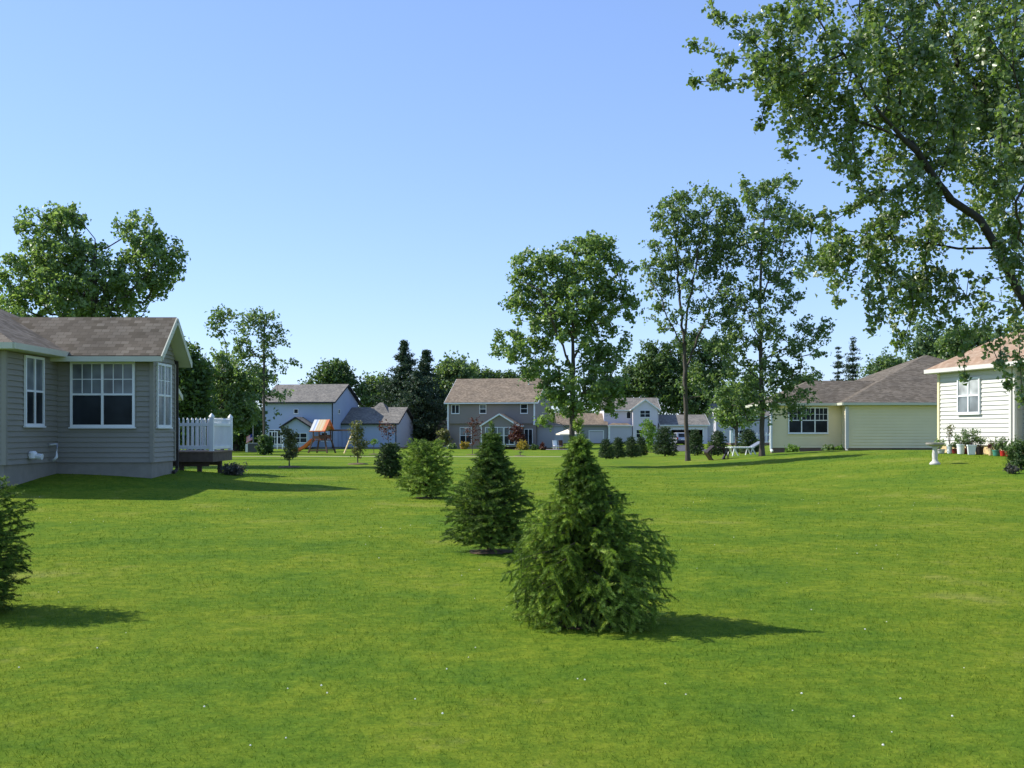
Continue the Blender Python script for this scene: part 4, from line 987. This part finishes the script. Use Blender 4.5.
# patio with umbrella and chair
p = gnd(552, 121); pt_ = strip('patio', [(X(541, 121), 121), (X(566, 121), 121)], 4.2, m_conc, .02)
p = gnd(569, 121); um = thing('patio_umbrella', 'cream patio umbrella standing on the patio right of the taupe house', 'umbrella', p)
mb = MB(); mb.lathe([(.25, 0), (.25, .06), (.025, .07), (.025, 2.15)], 10); mb.build('pole', m_metal, um)
mb = MB(); n_ = 8
for k_ in range(n_):
    a0, a1 = 2*math.pi*k_/n_, 2*math.pi*(k_+1)/n_; q = [(1.45*math.cos(a0), 1.45*math.sin(a0), 1.75), (1.45*math.cos(a1), 1.45*math.sin(a1), 1.75), (0, 0, 2.3)]
    mb.poly(q); mb.poly([(x, y, z-.02) for x, y, z in q[::-1]]); e = [(q[0][0], q[0][1], 1.62), (q[1][0], q[1][1], 1.62)]; mb.poly([e[0], e[1], q[1], q[0]])
mb.build('canopy', plain('cream_canvas', (.72, .64, .50), .8), um)
def patio_chair(px, d, label, mat):
    p = gnd(px, d); r = thing('patio_chair', label, 'patio chair', p+Vector((0, 0, .03)), R(25), 'patio chairs')
    mb = MB(); mb.box(-.25, .25, -.25, .25, .40, .45); mb.build('seat', mat, r); mb = MB(); mb.beam((0, .25, .45), (0, .35, 1.0), .48, .04, up=(0, 1, 0)); mb.build('backrest', mat, r)
    for sx in (-.22, .22):
        for sy in (-.22, .22): mb = MB(); mb.beam((sx, sy, 0), (sx, sy, .4), .04, .04); mb.build('leg', mat, r)
patio_chair(556, 119.6, 'pale patio chair on the patio under the tree', m_white); patio_chair(562, 120.6, 'brown patio chair on the patio by the umbrella', m_wood)

# ------------------------------------------------------------------ car
def car(px, d, label):
    p = gnd(px, d); r = thing('parked_car', label, 'car', p+Vector((0, 0, .03)), R(3)); paint = plain('silver_paint', (.42, .44, .47), .25, .03, metal=.5)
    prof = [(-2.2, .35), (-2.25, .75), (-2.15, 1.02), (-1.75, 1.62), (-1.2, 1.70), (.3, 1.66), (1.1, 1.10), (2.1, .88), (2.25, .6), (2.2, .32)]
    mb = MB(); secs = []
    for wf, inset in ((-.90, .0), (-.72, .0), (.72, 0), (.90, 0)):
        secs.append([(wf*(1 if z < 1.05 else .86)if abs(wf) > .8 else wf, y, z+(0 if abs(wf) > .8 else .02)) for y, z in prof])
    for a, b in zip(secs, secs[1:]):
        for i in range(len(prof)): j = (i+1) % len(prof); mb.poly([a[i], b[i], b[j], a[j]])
    mb.poly(secs[0]); mb.poly(secs[-1][::-1]); mb.build('body', paint, r, bevel=.04)
    mb = MB(); mb.poly([(-.66, -2.14, 1.08), (.66, -2.14, 1.08), (.60, -1.81, 1.56), (-.60, -1.81, 1.56)]); mb.build('rear_window', m_glass, r)
    for s_ in (-1, 1):
        mb = MB(); q = [(s_*.885, -1.6, 1.1), (s_*.885, .75, 1.1), (s_*.80, .25, 1.55), (s_*.80, -1.45, 1.55)]; mb.poly(q if s_ > 0 else q[::-1]); mb.build('side_window', m_glass, r)
        mb = MB(); mb.box(s_*.80-.08, s_*.80+.08, -2.29, -2.2, .78, 1.05); mb.build('tail_light', m_redpot, r)
        for yy in (-1.4, 1.4):
            mb = MB()
            n_ = 18; rr = .33
            for (r_, xa, mi) in ((.33, .11, 0), (.2, .115, 1)):
                ring = [(s_*(.80), yy+r_*math.cos(2*math.pi*i/n_), .33+r_*math.sin(2*math.pi*i/n_)) for i in range(n_)]; ring2 = [(s_*(.80+xa), y, z) for _, y, z in ring]
                mb.poly(ring2 if s_ > 0 else ring2[::-1], mi)
                for i in range(n_): j = (i+1) % n_; mb.poly([ring[i], ring[j], ring2[j], ring2[i]], mi)
            mb.build('wheel', [m_dark, m_metal], r)
    mb = MB(); mb.box(-.85, .85, -2.33, -2.2, .38, .62); mb.build('bumper', m_dark, r); mb = MB(); mb.box(-.26, .26, -2.29, -2.24, .72, .86); mb.build('number_plate', m_white, r)
car(680, 151, 'silver hatchback parked on the driveway before the open garage')

# ------------------------------------------------------------------ SPRUCES (foreground row)
pA = interp([(0, .44), (.08, .56), (.18, .67), (.30, .69), (.38, .64), (.46, .54), (.54, .40), (.62, .27), (.70, .17), (.78, .11), (.84, .08), (.92, .05), (1, .015)])
spruce('spruce_tree', 'nearest spruce with drooping sprays and a thin crooked leader', gnd(584, 9.15), 1.68, pA, 320, 22, 70, .023, .0055, m_twneedle, m_barkdark,
       'young spruces in a row across the lawn', seed=11, asym=.04, twl=.125, hang=.95, rb=.032, lean=-.05, sag=.50, upb=.20, rtop=.35, sparse=.25, soil=.34)
pB = interp([(0, .38), (.08, .50), (.22, .60), (.36, .56), (.48, .42), (.58, .27), (.68, .17), (.80, .10), (.9, .05), (1, .02)])
spruce('spruce_tree', 'second spruce, broad with a pointed top, behind the nearest one', gnd(492, 14.3), 1.66, pB, 200, 16, 50, .030, .0075, m_twneedle2, m_barkdark,
       'young spruces in a row across the lawn', seed=5, asym=-.05, soil=.30, twl=.17, hang=.25, rb=.035, upb=.35)
pC = interp([(0, .42), (.15, .58), (.4, .62), (.65, .50), (.85, .30), (1, .10)])
spruce('spruce_tree', 'third evergreen, round and yellowish green', gnd(426, 24.6), 1.20, pC, 120, 13, 28, .045, .013, m_twneedle, m_barkdark,
       'young spruces in a row across the lawn', seed=8, soil=.26, twl=.18, hang=.2, rb=.035, upb=.4)
pD = interp([(0, .30), (.2, .42), (.5, .40), (.8, .24), (1, .06)])
spruce('spruce_tree', 'fourth evergreen, small and dark, leftmost of the visible row', gnd(390, 33.5), 1.02, pD, 100, 12, 24, .05, .016, m_needledark, m_barkdark,
       'young spruces in a row across the lawn', seed=9, twl=.15, hang=.2, rb=.035, upb=.4)
pE = interp([(0, .30), (.15, .46), (.4, .56), (.6, .50), (.8, .34), (1, .10)])
spruce('spruce_tree', 'dark evergreen cut off by the left edge of the photo', gnd(-38, 9.6), 1.18, pE, 190, 17, 60, .024, .0055, m_twneedle2, m_barkdark, seed=21, twl=.14, hang=.4, rb=.035, upb=.2)

# ------------------------------------------------------------------ distant spruce row
gp = 'young spruces by the driveway'
labs = ['leftmost low spruce of the far row', 'second low spruce of the far row', 'third low spruce of the far row', 'fourth low spruce of the far row',
        'tall spruce right of the far row, before the white house', 'dark spruce behind the slender ash trunk, by the open garage', 'bushy spruce behind the dark garden chairs', 'bushy spruce before the white railing']
proto = None
for (px, d, wp, hp, lab) in zip((606, 618, 631, 641, 665, 695, 718, 748), (60, 63, 66, 69, 68, 66, 56, 60), (17, 17, 17, 15, 26, 18, 22, 24), (20, 21, 21, 20, 29, 26, 25, 25), labs):
    b = gnd(px, d)
    if proto is None:
        proto = spruce('spruce_tree', lab, b, 1.3, interp([(0, .45), (.2, .56), (.45, .46), (.7, .30), (.9, .14), (1, .04)]), 80, 10, 14, .07, .026, m_needledark, m_barkdark, gp, seed=31, twl=.2, hang=.2, rb=.04, upb=.3); o = proto
        bw, bh = 1.12, 1.3
    else: o = copy_tree(proto)
    o.location = b; o.rotation_euler = (0, 0, px*1.7); s_ = wp*d/F/bw; o.scale = (s_, s_, hp*d/F/bh); tag(o, lab)

# ------------------------------------------------------------------ BIG TREES
rng = np.random.default_rng(42)
# maple at the right edge
d = 17.5; b = gnd(1072, d)
def PL(pts): return [tuple(W(p[0], p[1], d+(p[2] if len(p) > 2 else 0))) for p in pts]
limbs = [[tuple(b-Vector((0, 0, .1)))]+PL([(1066, 430), (1054, 350), (1046, 270), (1046, 170, .6), (1036, 90, 1), (1024, 0, 1.4), (1020, -110, 1.6), (1025, -220, 1.4)]),
         PL([(1042, 345), (1017, 285, -.2), (992, 245, -.4), (978, 219, -.5), (951, 199, -.7), (917, 194, -.9), (885, 190, -1.1), (860, 200, -1.3)]),
         PL([(951, 199, -.7), (926, 165, -1.0), (903, 139, -1.3), (883, 115, -1.6), (856, 74, -1.9), (826, 34, -2.2), (812, 10, -2.4)]),
         PL([(992, 248, -.4), (960, 249, -.1), (930, 243, .1), (897, 240, .2), (860, 232, .3), (825, 228, .3), (800, 223, .3)]),
         PL([(1025, 170, .6), (985, 110, .9), (955, 50, 1.2), (930, -20, 1.5), (915, -90, 1.6)]),
         PL([(903, 139, -1.3), (860, 120, -1.1), (830, 95, -.9), (800, 78, -.7)]),
         PL([(1062, 400), (1100, 300, -.8), (1140, 200, -1.4), (1180, 80, -1.8)]), PL([(1030, 250), (1060, 150, 2.2), (1090, 50, 3.4), (1110, -80, 4)]),
         PL([(1045, 330), (1030, 260, -1.6), (1010, 190, -3.0), (1000, 110, -4.0)])]
blobs = [(835, 45, 52, 32, -2.0), (800, 85, 35, 22, -1.2), (890, 55, 55, 55, -1.0, 1.1), (960, 60, 60, 65, .8, 1.1), (865, 105, 45, 35, -1.2), (920, 125, 50, 45, -.6, 1.2), (990, 140, 42, 60, .4, 1.1), (1010, 60, 45, 70, 1.2),
         (905, 185, 40, 22, -.9), (925, 225, 50, 24, 0), (870, 240, 38, 26, .2), (835, 240, 26, 20, .3), (900, 278, 30, 26, .2, .8), (945, 285, 34, 30, -.1, .6), (1002, 210, 34, 40, 1.6, 1.0), (1012, 250, 14, 30, -1.2, .7), (1018, 310, 10, 30, 1.2, .6), (880, -20, 70, 45, -.6), (960, -50, 80, 60, 1), (1010, 0, 45, 60, -3, .7),
         (1010, -160, 110, 90, 1.2, .6), (1120, 130, 70, 150, 0, .7), (1150, -30, 90, 110, 1, .5), (1100, 270, 50, 50, .5, .6), (1090, 60, 60, 120, 3.2, .5), (905, -110, 80, 60, .5, .6)]
blobs += [(1020, 130, 24, 60, -2.5, .9), (985, 320, 16, 18, .8, .35), (1014, 345, 10, 14, .8, .5), (780, 60, 28, 30, -2, .7), (795, 20, 30, 22, -2.2, .8), (815, 110, 24, 22, -1, .8), (855, 150, 25, 25, -1, .7)]
tips = blob_tips(blobs, 1300, d, .15)
strs = [[(800, 45), (760, 58), (730, 58), (693, 46)], [(800, 75), (750, 80), (694, 82)], [(780, 70), (745, 40), (716, 15), (709, -12)], [(790, 20), (760, 15), (735, 22)], [(775, 80), (764, 105), (759, 126)],
        [(790, 105), (788, 130), (787, 154)], [(805, 110), (818, 135), (836, 165)], [(850, 130), (853, 160), (862, 190)], [(880, 190), (848, 212), (800, 222), (752, 208), (744, 184)], [(800, 222), (780, 232), (757, 231)],
        [(822, 228), (834, 262), (838, 302)], [(870, 240), (868, 288), (872, 330)], [(890, 270), (893, 310), (898, 345)], [(925, 260), (930, 300), (940, 325)], [(880, 255), (912, 290), (905, 335)], [(985, 280), (982, 330), (1000, 365)],
        [(1010, 310), (985, 322), (968, 335)], [(1018, 330), (1018, 365), (1022, 400)], [(845, 245), (822, 268), (808, 262)], [(812, 225), (815, 250), (800, 275)], [(730, 60), (722, 75), (715, 78)], [(770, 30), (755, 35), (748, 40)], [(905, 285), (885, 300), (878, 318)],
        [(955, 290), (958, 320), (962, 350), (965, 378)], [(1000, 330), (1005, 365), (1008, 385)], [(930, 210), (905, 215), (880, 222)]]
ex = []; sl_ = []
for s_ in strs:
    off = rng.uniform(-1.2, .3); q = [np.array(W(a, c, d+off-.6*(a < 860))) for a, c in s_]
    for a, c in zip(q, q[1:]):
        n_ = max(2, int(np.linalg.norm(c-a)/.16))
        for k_ in range(n_): ex.append(a+(c-a)*k_/n_+rng.normal(0, .035, 3))
    ex.append(q[-1]); sl_.append([tuple(v) for v in q])
ex = np.array(ex)
stl = np.repeat(ex, 24, 0)+rng.normal(0, .055, (len(ex)*24, 3))
tips_all = tips
make_tree('maple_tree', 'large spreading maple filling the top right corner, branches drooping over the lawn', 'tree', b, limbs+sl_, tips_all, .076, m_leafmaple, m_barkdark, .15, 42, .13, step=.30, rpow=.66,
          hang=.21, strands=stl, sub=3, along=.5, upcost=.5, upface=.25, aspect=.85)

px_tree('ash_tree', 'round crowned ash in the middle of the lawn before the taupe house', 573, 43,
        [(572, 262, 40, 24), (535, 275, 26, 24), (612, 275, 24, 24), (545, 310, 38, 26), (605, 305, 34, 26), (572, 300, 45, 40, 0, 1.2), (522, 300, 16, 10), (528, 355, 36, 22), (510, 345, 18, 16), (570, 345, 42, 22), (605, 350, 26, 20), (630, 300, 12, 12),
         (580, 390, 40, 28), (605, 385, 24, 32), (556, 405, 22, 20), (548, 425, 10, 10), (540, 375, 22, 16), (590, 250, 26, 16)],
        480, .155, m_leafash, .12, 34, .25, top=Z(262, 43), step=.4, sub=3,
        limbs=[[(573, 465), (572, 420), (573, 370), (573, 320), (574, 262)], [(573, 375), (558, 335, -.6), (540, 290, -1)], [(573, 360), (595, 320, .8), (612, 280, 1)], [(573, 395), (540, 365, .5), (515, 348, .8)], [(573, 400), (600, 380, -.8), (618, 360, -1)]])
px_tree('ash_tree', 'tall slender tree left of the pair, two upright leaders above a dark trunk', 688, 48.5,
        [(700, 205, 34, 16), (672, 218, 20, 22), (668, 250, 22, 22), (705, 235, 30, 24), (730, 225, 14, 30), (660, 285, 16, 20), (650, 270, 10, 12), (690, 275, 26, 26, 0, .7), (720, 270, 20, 28), (668, 318, 22, 16, 0, .8), (705, 312, 24, 18, 0, .8), (735, 310, 14, 24, 0, .8), (700, 345, 20, 12, 0, .5), (724, 350, 18, 18, 0, .5), (690, 382, 18, 16, 0, .7), (712, 390, 20, 14, 0, .7)],
        400, .145, m_leafmid, .10, 24, .23, step=.4,
        limbs=[[(688, 461), (686, 420), (685, 370), (684, 335)], [(684, 335), (679, 290, .3), (676, 245, .4), (680, 210, .5)], [(684, 340), (692, 290, -.3), (700, 240, -.3), (712, 205, -.4)], [(685, 370), (705, 320, .6), (728, 270, .9), (734, 235, 1)], [(682, 345), (665, 310, -.6), (655, 280, -.8)]])
px_tree('ash_tree', 'tall slender tree right of the pair, side limb reaching right over the yellow house', 762, 47.5,
        [(765, 200, 26, 18), (785, 225, 22, 24), (745, 240, 24, 26), (775, 255, 30, 24), (740, 290, 28, 24, 0, .8), (780, 295, 26, 24), (750, 325, 34, 18), (735, 350, 26, 20, 0, .8), (780, 340, 30, 16), (815, 330, 20, 12), (800, 350, 26, 12), (725, 385, 22, 22, 0, .8), (765, 375, 28, 16), (795, 372, 26, 12), (770, 400, 26, 18), (795, 400, 18, 18), (748, 405, 18, 18, 0, .6), (790, 185, 8, 10, 0, 1.4), (768, 182, 10, 8)],
        440, .145, m_leafmid, .11, 24, .22, step=.4,
        limbs=[[(762, 459), (762, 420), (761, 360), (760, 300), (762, 240), (768, 190)], [(761, 360), (790, 345, .5), (820, 330, .8)], [(761, 340), (745, 310, -.5), (735, 285, -.8)], [(760, 300), (778, 265, -.5), (788, 225, -.7)], [(761, 380), (735, 360, .6), (722, 350, .8)], [(762, 395), (785, 380, -.5), (800, 372, -.6)]])

# background trees, each with its own crown
BG = [
 ('leafy_tree', 'broad two lobed tree rising behind the grey green house', 95, 44, [(55, 240, 36, 32), (66, 216, 20, 12), (30, 275, 34, 26), (70, 275, 50, 38, 0, 1.3), (15, 300, 26, 20), (140, 235, 24, 22), (150, 262, 32, 26), (165, 270, 18, 16), (135, 285, 34, 22), (100, 300, 60, 30), (60, 310, 60, 20), (100, 350, 60, 40, 0, .4)], 640, .16, m_leafash, .20, 30, .27),
 ('leafy_tree', 'dark rounded tree just right of the sunroom gable', 190, 60, [(186, 365, 16, 18), (192, 385, 14, 24), (182, 400, 16, 26), (196, 412, 12, 20)], 170, .24, m_leafdark, .2, 40, .5),
 ('leafy_tree', 'sparse topped tree behind the deck, bare twigs at its top', 222, 88, [(221, 318, 12, 9, 0, .5), (213, 330, 10, 9, 0, .3), (228, 335, 9, 10, 0, .4), (222, 368, 16, 18), (215, 392, 22, 22), (236, 385, 18, 18), (225, 415, 26, 20), (240, 410, 20, 20)], 260, .28, m_leafmid, .14, 28, .45),
 ('slender_tree', 'slender leaning tree in front of the left end of the blue house', 264, 84, [(250, 325, 16, 14), (262, 318, 14, 8), (272, 335, 14, 12), (245, 348, 14, 12), (268, 352, 14, 10), (285, 365, 14, 8, 0, .7), (250, 375, 12, 12, 0, .6), (272, 385, 12, 8, 0, .5), (283, 395, 10, 6, 0, .5), (242, 360, 10, 10)], 130, .22, m_leafmid, .10, 22, .33),
 ('leafy_tree', 'dark tree mass behind the flagpole', 236, 108, [(232, 405, 26, 26), (250, 398, 16, 26), (243, 430, 22, 18), (210, 425, 22, 20), (262, 380, 12, 16, 0, .7)], 260, .36, m_leafdark, .3, 36, .65),
 ('leafy_tree', 'dark tree mass between the sunroom and the sparse topped tree', 200, 100, [(196, 420, 20, 22), (184, 430, 16, 18), (204, 395, 12, 16)], 170, .36, m_leafdark, .3, 36, .65),
 ('leafy_tree', 'tree showing above the ridge of the blue house', 334, 150, [(334, 372, 16, 9), (325, 378, 12, 7), (344, 380, 10, 8), (306, 384, 14, 5, 0, .6), (334, 395, 16, 16)], 150, .42, m_leafdark, .3, 34, .8),
 ('leafy_tree', 'small light tree right of the blue house gable', 378, 150, [(376, 386, 14, 9), (366, 392, 9, 8), (388, 392, 10, 10), (376, 405, 16, 14)], 140, .42, m_leafmid, .3, 34, .8),
 ('leafy_tree', 'tree behind the left end of the taupe roof', 458, 150, [(456, 366, 14, 8), (448, 376, 14, 10), (464, 378, 14, 10), (440, 390, 10, 20), (456, 395, 18, 16)], 190, .42, m_leafmid, .3, 34, .8),
 ('leafy_tree', 'ragged small tree above the middle of the taupe roof', 480, 155, [(476, 369, 9, 5), (470, 376, 10, 6), (486, 376, 8, 4), (478, 388, 12, 12)], 100, .40, m_leafmid, .3, 30, .7),
 ('leafy_tree', 'low tree showing above the right part of the taupe roof', 515, 155, [(500, 376, 9, 4), (512, 377, 8, 4), (530, 373, 10, 6), (520, 388, 24, 12)], 130, .40, m_leafdark, .3, 30, .7),
 ('leafy_tree', 'dense dark tree behind the left slender tree, above the garage', 682, 180, [(660, 358, 20, 16), (690, 350, 24, 16), (715, 352, 16, 14), (650, 378, 18, 18), (680, 378, 30, 20, 0, 1.2), (712, 378, 22, 18), (690, 402, 28, 14), (718, 402, 16, 16), (665, 400, 22, 12)], 420, .52, m_leafdark, .3, 40, 1.0),
 ('leafy_tree', 'bright small tree in front of the half hidden pale house', 737, 86, [(735, 396, 16, 12), (725, 408, 12, 12), (748, 402, 14, 12), (736, 418, 18, 9), (752, 385, 10, 14)], 170, .22, m_leafash, .12, 30, .45),
 ('leafy_tree', 'small round treetop above the yellow house roof, left of the pines', 806, 120, [(806, 380, 9, 5), (812, 384, 6, 4), (800, 392, 12, 9)], 60, .34, m_leafdark, .2, 30, .6),
 ('leafy_tree', 'pale grey green treetop between the pines and the hip roof', 886, 105, [(884, 366, 14, 8), (876, 374, 10, 7), (898, 372, 11, 9), (885, 388, 18, 12)], 130, .30, m_leafpale, .2, 30, .6),
 ('leafy_tree', 'wispy pale tree rising behind the brown hip roof peak', 928, 95, [(926, 332, 12, 9, 0, .7), (918, 345, 12, 8, 0, .7), (935, 345, 12, 10), (925, 365, 18, 16), (948, 352, 12, 12)], 150, .27, m_leafpale, .2, 28, .5),
 ('leafy_tree', 'green tree behind the ridge of the terracotta roof', 965, 88, [(962, 335, 14, 10), (950, 345, 12, 9), (975, 345, 14, 10), (990, 338, 14, 10), (970, 365, 24, 18)], 190, .25, m_leafmid, .2, 30, .5),
 ('leafy_tree', 'dark tree behind the roof of the white two storey house', 625, 182, [(636, 374, 12, 12), (645, 387, 12, 10), (630, 390, 12, 12), (612, 392, 16, 12, 0, .8)], 150, .5, m_leafdark, .25, 34, .9),
]
for (nm, lab, px, d, bl, n, lf, ml, rb, lpt, cr) in BG:
    px_tree(nm, lab, px, d, bl, n, lf, ml, rb, lpt, cr, step=max(.5, d*.008), rtip=.012, along=.2)
# distant belt of trees closing the horizon
rr = random.Random(4); protos = []
for i, (ml) in enumerate((m_leafdark, m_leafmid, m_leafdark)):
    base = Vector((-110+i*12, 214, -.2)); u = rng.normal(size=(170, 3)); u /= np.linalg.norm(u, axis=1)[:, None]
    tp = np.array(base)+np.array([0, 0, 4.6])+u*(rng.uniform(.2, 1, (170, 1))**.33)*np.array([3.6, 3.6, 3.6])*rng.uniform(.8, 1.15, (170, 1)); tp = tp[tp[:, 2] > 1]
    protos.append(make_tree('distant_tree', 'x', 'tree', base, [[tuple(base), tuple(base+Vector((0, 0, 5)))]], tp, .5, ml, m_bark, .2, 30, .8, step=1.0, rtip=.03, group='distant trees closing the horizon', along=.1))
spots = [(-30, 0), (60, 0), (120, 1), (172, 2), (212, 0), (250, 1), (292, 2), (355, 0), (402, 1), (430, 2), (470, 0), (505, 1), (545, 2), (575, 0), (602, 1), (628, 0), (664, 2), (704, 1), (735, 0), (768, 2), (800, 0), (832, 1), (870, 2), (920, 0), (970, 1), (1030, 2), (1090, 0)]
dl = 'distant dark treetop low on the horizon behind the houses'
for k_, (px, i) in enumerate(spots):
    d = rr.uniform(200, 228); o = protos[i] if k_ in (0, 1, 2) and False else copy_tree(protos[i])
    o.location = gnd(px, d); o.rotation_euler = (0, 0, rr.uniform(0, 6)); s_ = rr.uniform(.8, 1.05); o.scale = (s_, s_, s_*rr.uniform(.7, .85)); tag(o, dl)
for p_ in protos:
    for ch in list(p_.children): bpy.data.objects.remove(ch)
    bpy.data.objects.remove(p_)

far_pine('pine_tree', 'tall dark pine left of the taupe house, highest of the pair', 404, 142, 341, 58, m_needlefar, 'dark pines by the taupe house', 1.2, 3)
far_pine('pine_tree', 'dark pine right of the taller one, close to the taupe house', 426, 140, 350, 48, m_needlefar, 'dark pines by the taupe house', 1.2, 4)
far_pine('pine_tree', 'lower dark pine hiding the gap between the two garages', 417, 136, 372, 62, m_needlefar, 'dark pines by the taupe house', 1.1, 7)
far_pine('pine_tree', 'bushier pointed pine above the yellow house roof', 853, 120, 336, 34, m_needlefar, 'pines behind the yellow house', .8, 5, gap=.35, q=.2)
far_pine('pine_tree', 'thin pine left of the bushier one above the yellow house roof', 838, 124, 346, 22, m_needlefar, 'pines behind the yellow house', .7, 6, gap=.45, q=.18)

# young yard trees
def young(label, px, d, top, bl, ml, n=60, leaf=.10, lpt=12, name='young_tree', mul=.45, cr=.12, rb=.025):
    return px_tree(name, label, px, d, bl, n, leaf, ml, rb, lpt, cr, step=.2, rtip=.005, mulch=mul, top=Z(top, d), along=.15)
young('young olive leaved tree left of the play set', 289.5, 42, 430, [(290, 440, 7, 8), (287, 432, 6, 5), (293, 450, 6, 6), (289, 455, 5, 4)], m_leafolive, 90, .085, 14)
young('young olive tree with reddish top before the swing beam', 358, 46, 424, [(357, 432, 7, 8), (355, 425, 5, 4), (359, 442, 8, 7), (358, 452, 5, 5)], m_leafolive, 90, .085, 14)
young('young red leaved tree before the blue garage', 388, 92, 422, [(386, 425, 9, 4), (390, 431, 8, 5), (383, 430, 6, 4), (389, 437, 5, 4)], m_leafred, 36, .16, 6, cr=.2)
young('thin green sapling between the red tree and the swing', 374, 88, 442, [(374, 442, 4, 3)], m_leaflime, 14, .12, 10)
young('thin reddish young tree before the taupe house', 472.5, 84, 418, [(474, 422, 8, 4), (470, 430, 7, 5), (477, 434, 6, 6), (472, 441, 5, 4)], m_leafred, 44, .14, 6, cr=.2, mul=.55)
young('small dark red plum tree before the sunroom', 517, 119, 428, [(517, 430, 6, 4), (515, 436, 7, 4), (520, 438, 6, 4)], m_leafred, 60, .24, 14, cr=.3, mul=.5)
young('staked sapling at the edge of the lawn right of the taupe house shrubs', 520, 78, 450, [(520, 452, 2.5, 1.5)], m_leafpale, 6, .10, 5)
young('young pale leafed tree before the white house door', 650, 92, 420, [(649, 428, 8, 7), (651, 438, 7, 6), (648, 421, 4, 3), (650, 448, 6, 5)], m_leaflime, 90, .17, 12, cr=.22)
young('small tree with reddish foliage at the taupe house corner', 443, 126, 431, [(443, 434, 5, 4), (445, 440, 5, 4)], m_leafolive, 50, .26, 14, cr=.3)

# shrubs
shrub('shrub', 'dark bush at the foot of the slender leaning tree', 265, 84, 17, 21, m_leafdark, 70, .2, 20)
shrub('shrub', 'grey brown bush under the corner of the deck', 233, 31.5, 24, 10, m_leafgrey, 70, .06, 26)
shrub('shrub', 'golden shrub under the lower window of the taupe house', 465, 124, 10, 7, m_leafgold, 36, .2, 16, group='shrubs along the taupe house')
shrub('shrub', 'golden shrub right of the plum tree', 522, 117, 13, 8, m_leafgold, 40, .2, 16, group='shrubs along the taupe house')
shrub('shrub', 'green shrub right of the golden one by the patio', 534, 118, 8, 6, m_leafmid, 30, .2, 16, group='shrubs along the taupe house')
shrub('shrub', 'green shrub at the left corner post of the taupe house', 452, 124, 9, 5, m_leafmid, 30, .2, 16, group='shrubs along the taupe house')
shrub('shrub', 'low dark shrub between the two golden shrubs', 495, 118, 22, 6, m_leafdark, 50, .2, 16, group='shrubs along the taupe house')
shrub('shrub', 'dark brown bush at the right edge of the taupe house patio', 543, 117, 8, 7, m_leafred, 24, .2, 14, group='shrubs along the taupe house')
shrub('shrub', 'lime green plant under the triple window, leftmost at the yellow wall', 792, 61.6, 14, 8, m_leaflime, 34, .11, 16, group='plants along the yellow wall')
shrub('shrub', 'dark green clump left of the pale one by the yellow corner', 829, 61.2, 12, 9, m_leafmid, 36, .11, 18, group='plants along the yellow wall')
shrub('shrub', 'pale green clump closest to the yellow corner', 839, 60.9, 9, 7, m_leaflime, 30, .11, 16, group='plants along the yellow wall')
shrub('shrub', 'dark round bush cut by the right edge of the photo', 1021, 30, 28, 29, m_leafdark, 110, .06, 30)
shrub('shrub', 'small grey leaved plant under the dark round bush', 1012, 28.8, 14, 8, m_leafgrey, 36, .05, 18)
shrub('shrub', 'dark bush left of the white railing deck', 757, 90, 14, 14, m_leafdark, 50, .17, 18)

near_grass()
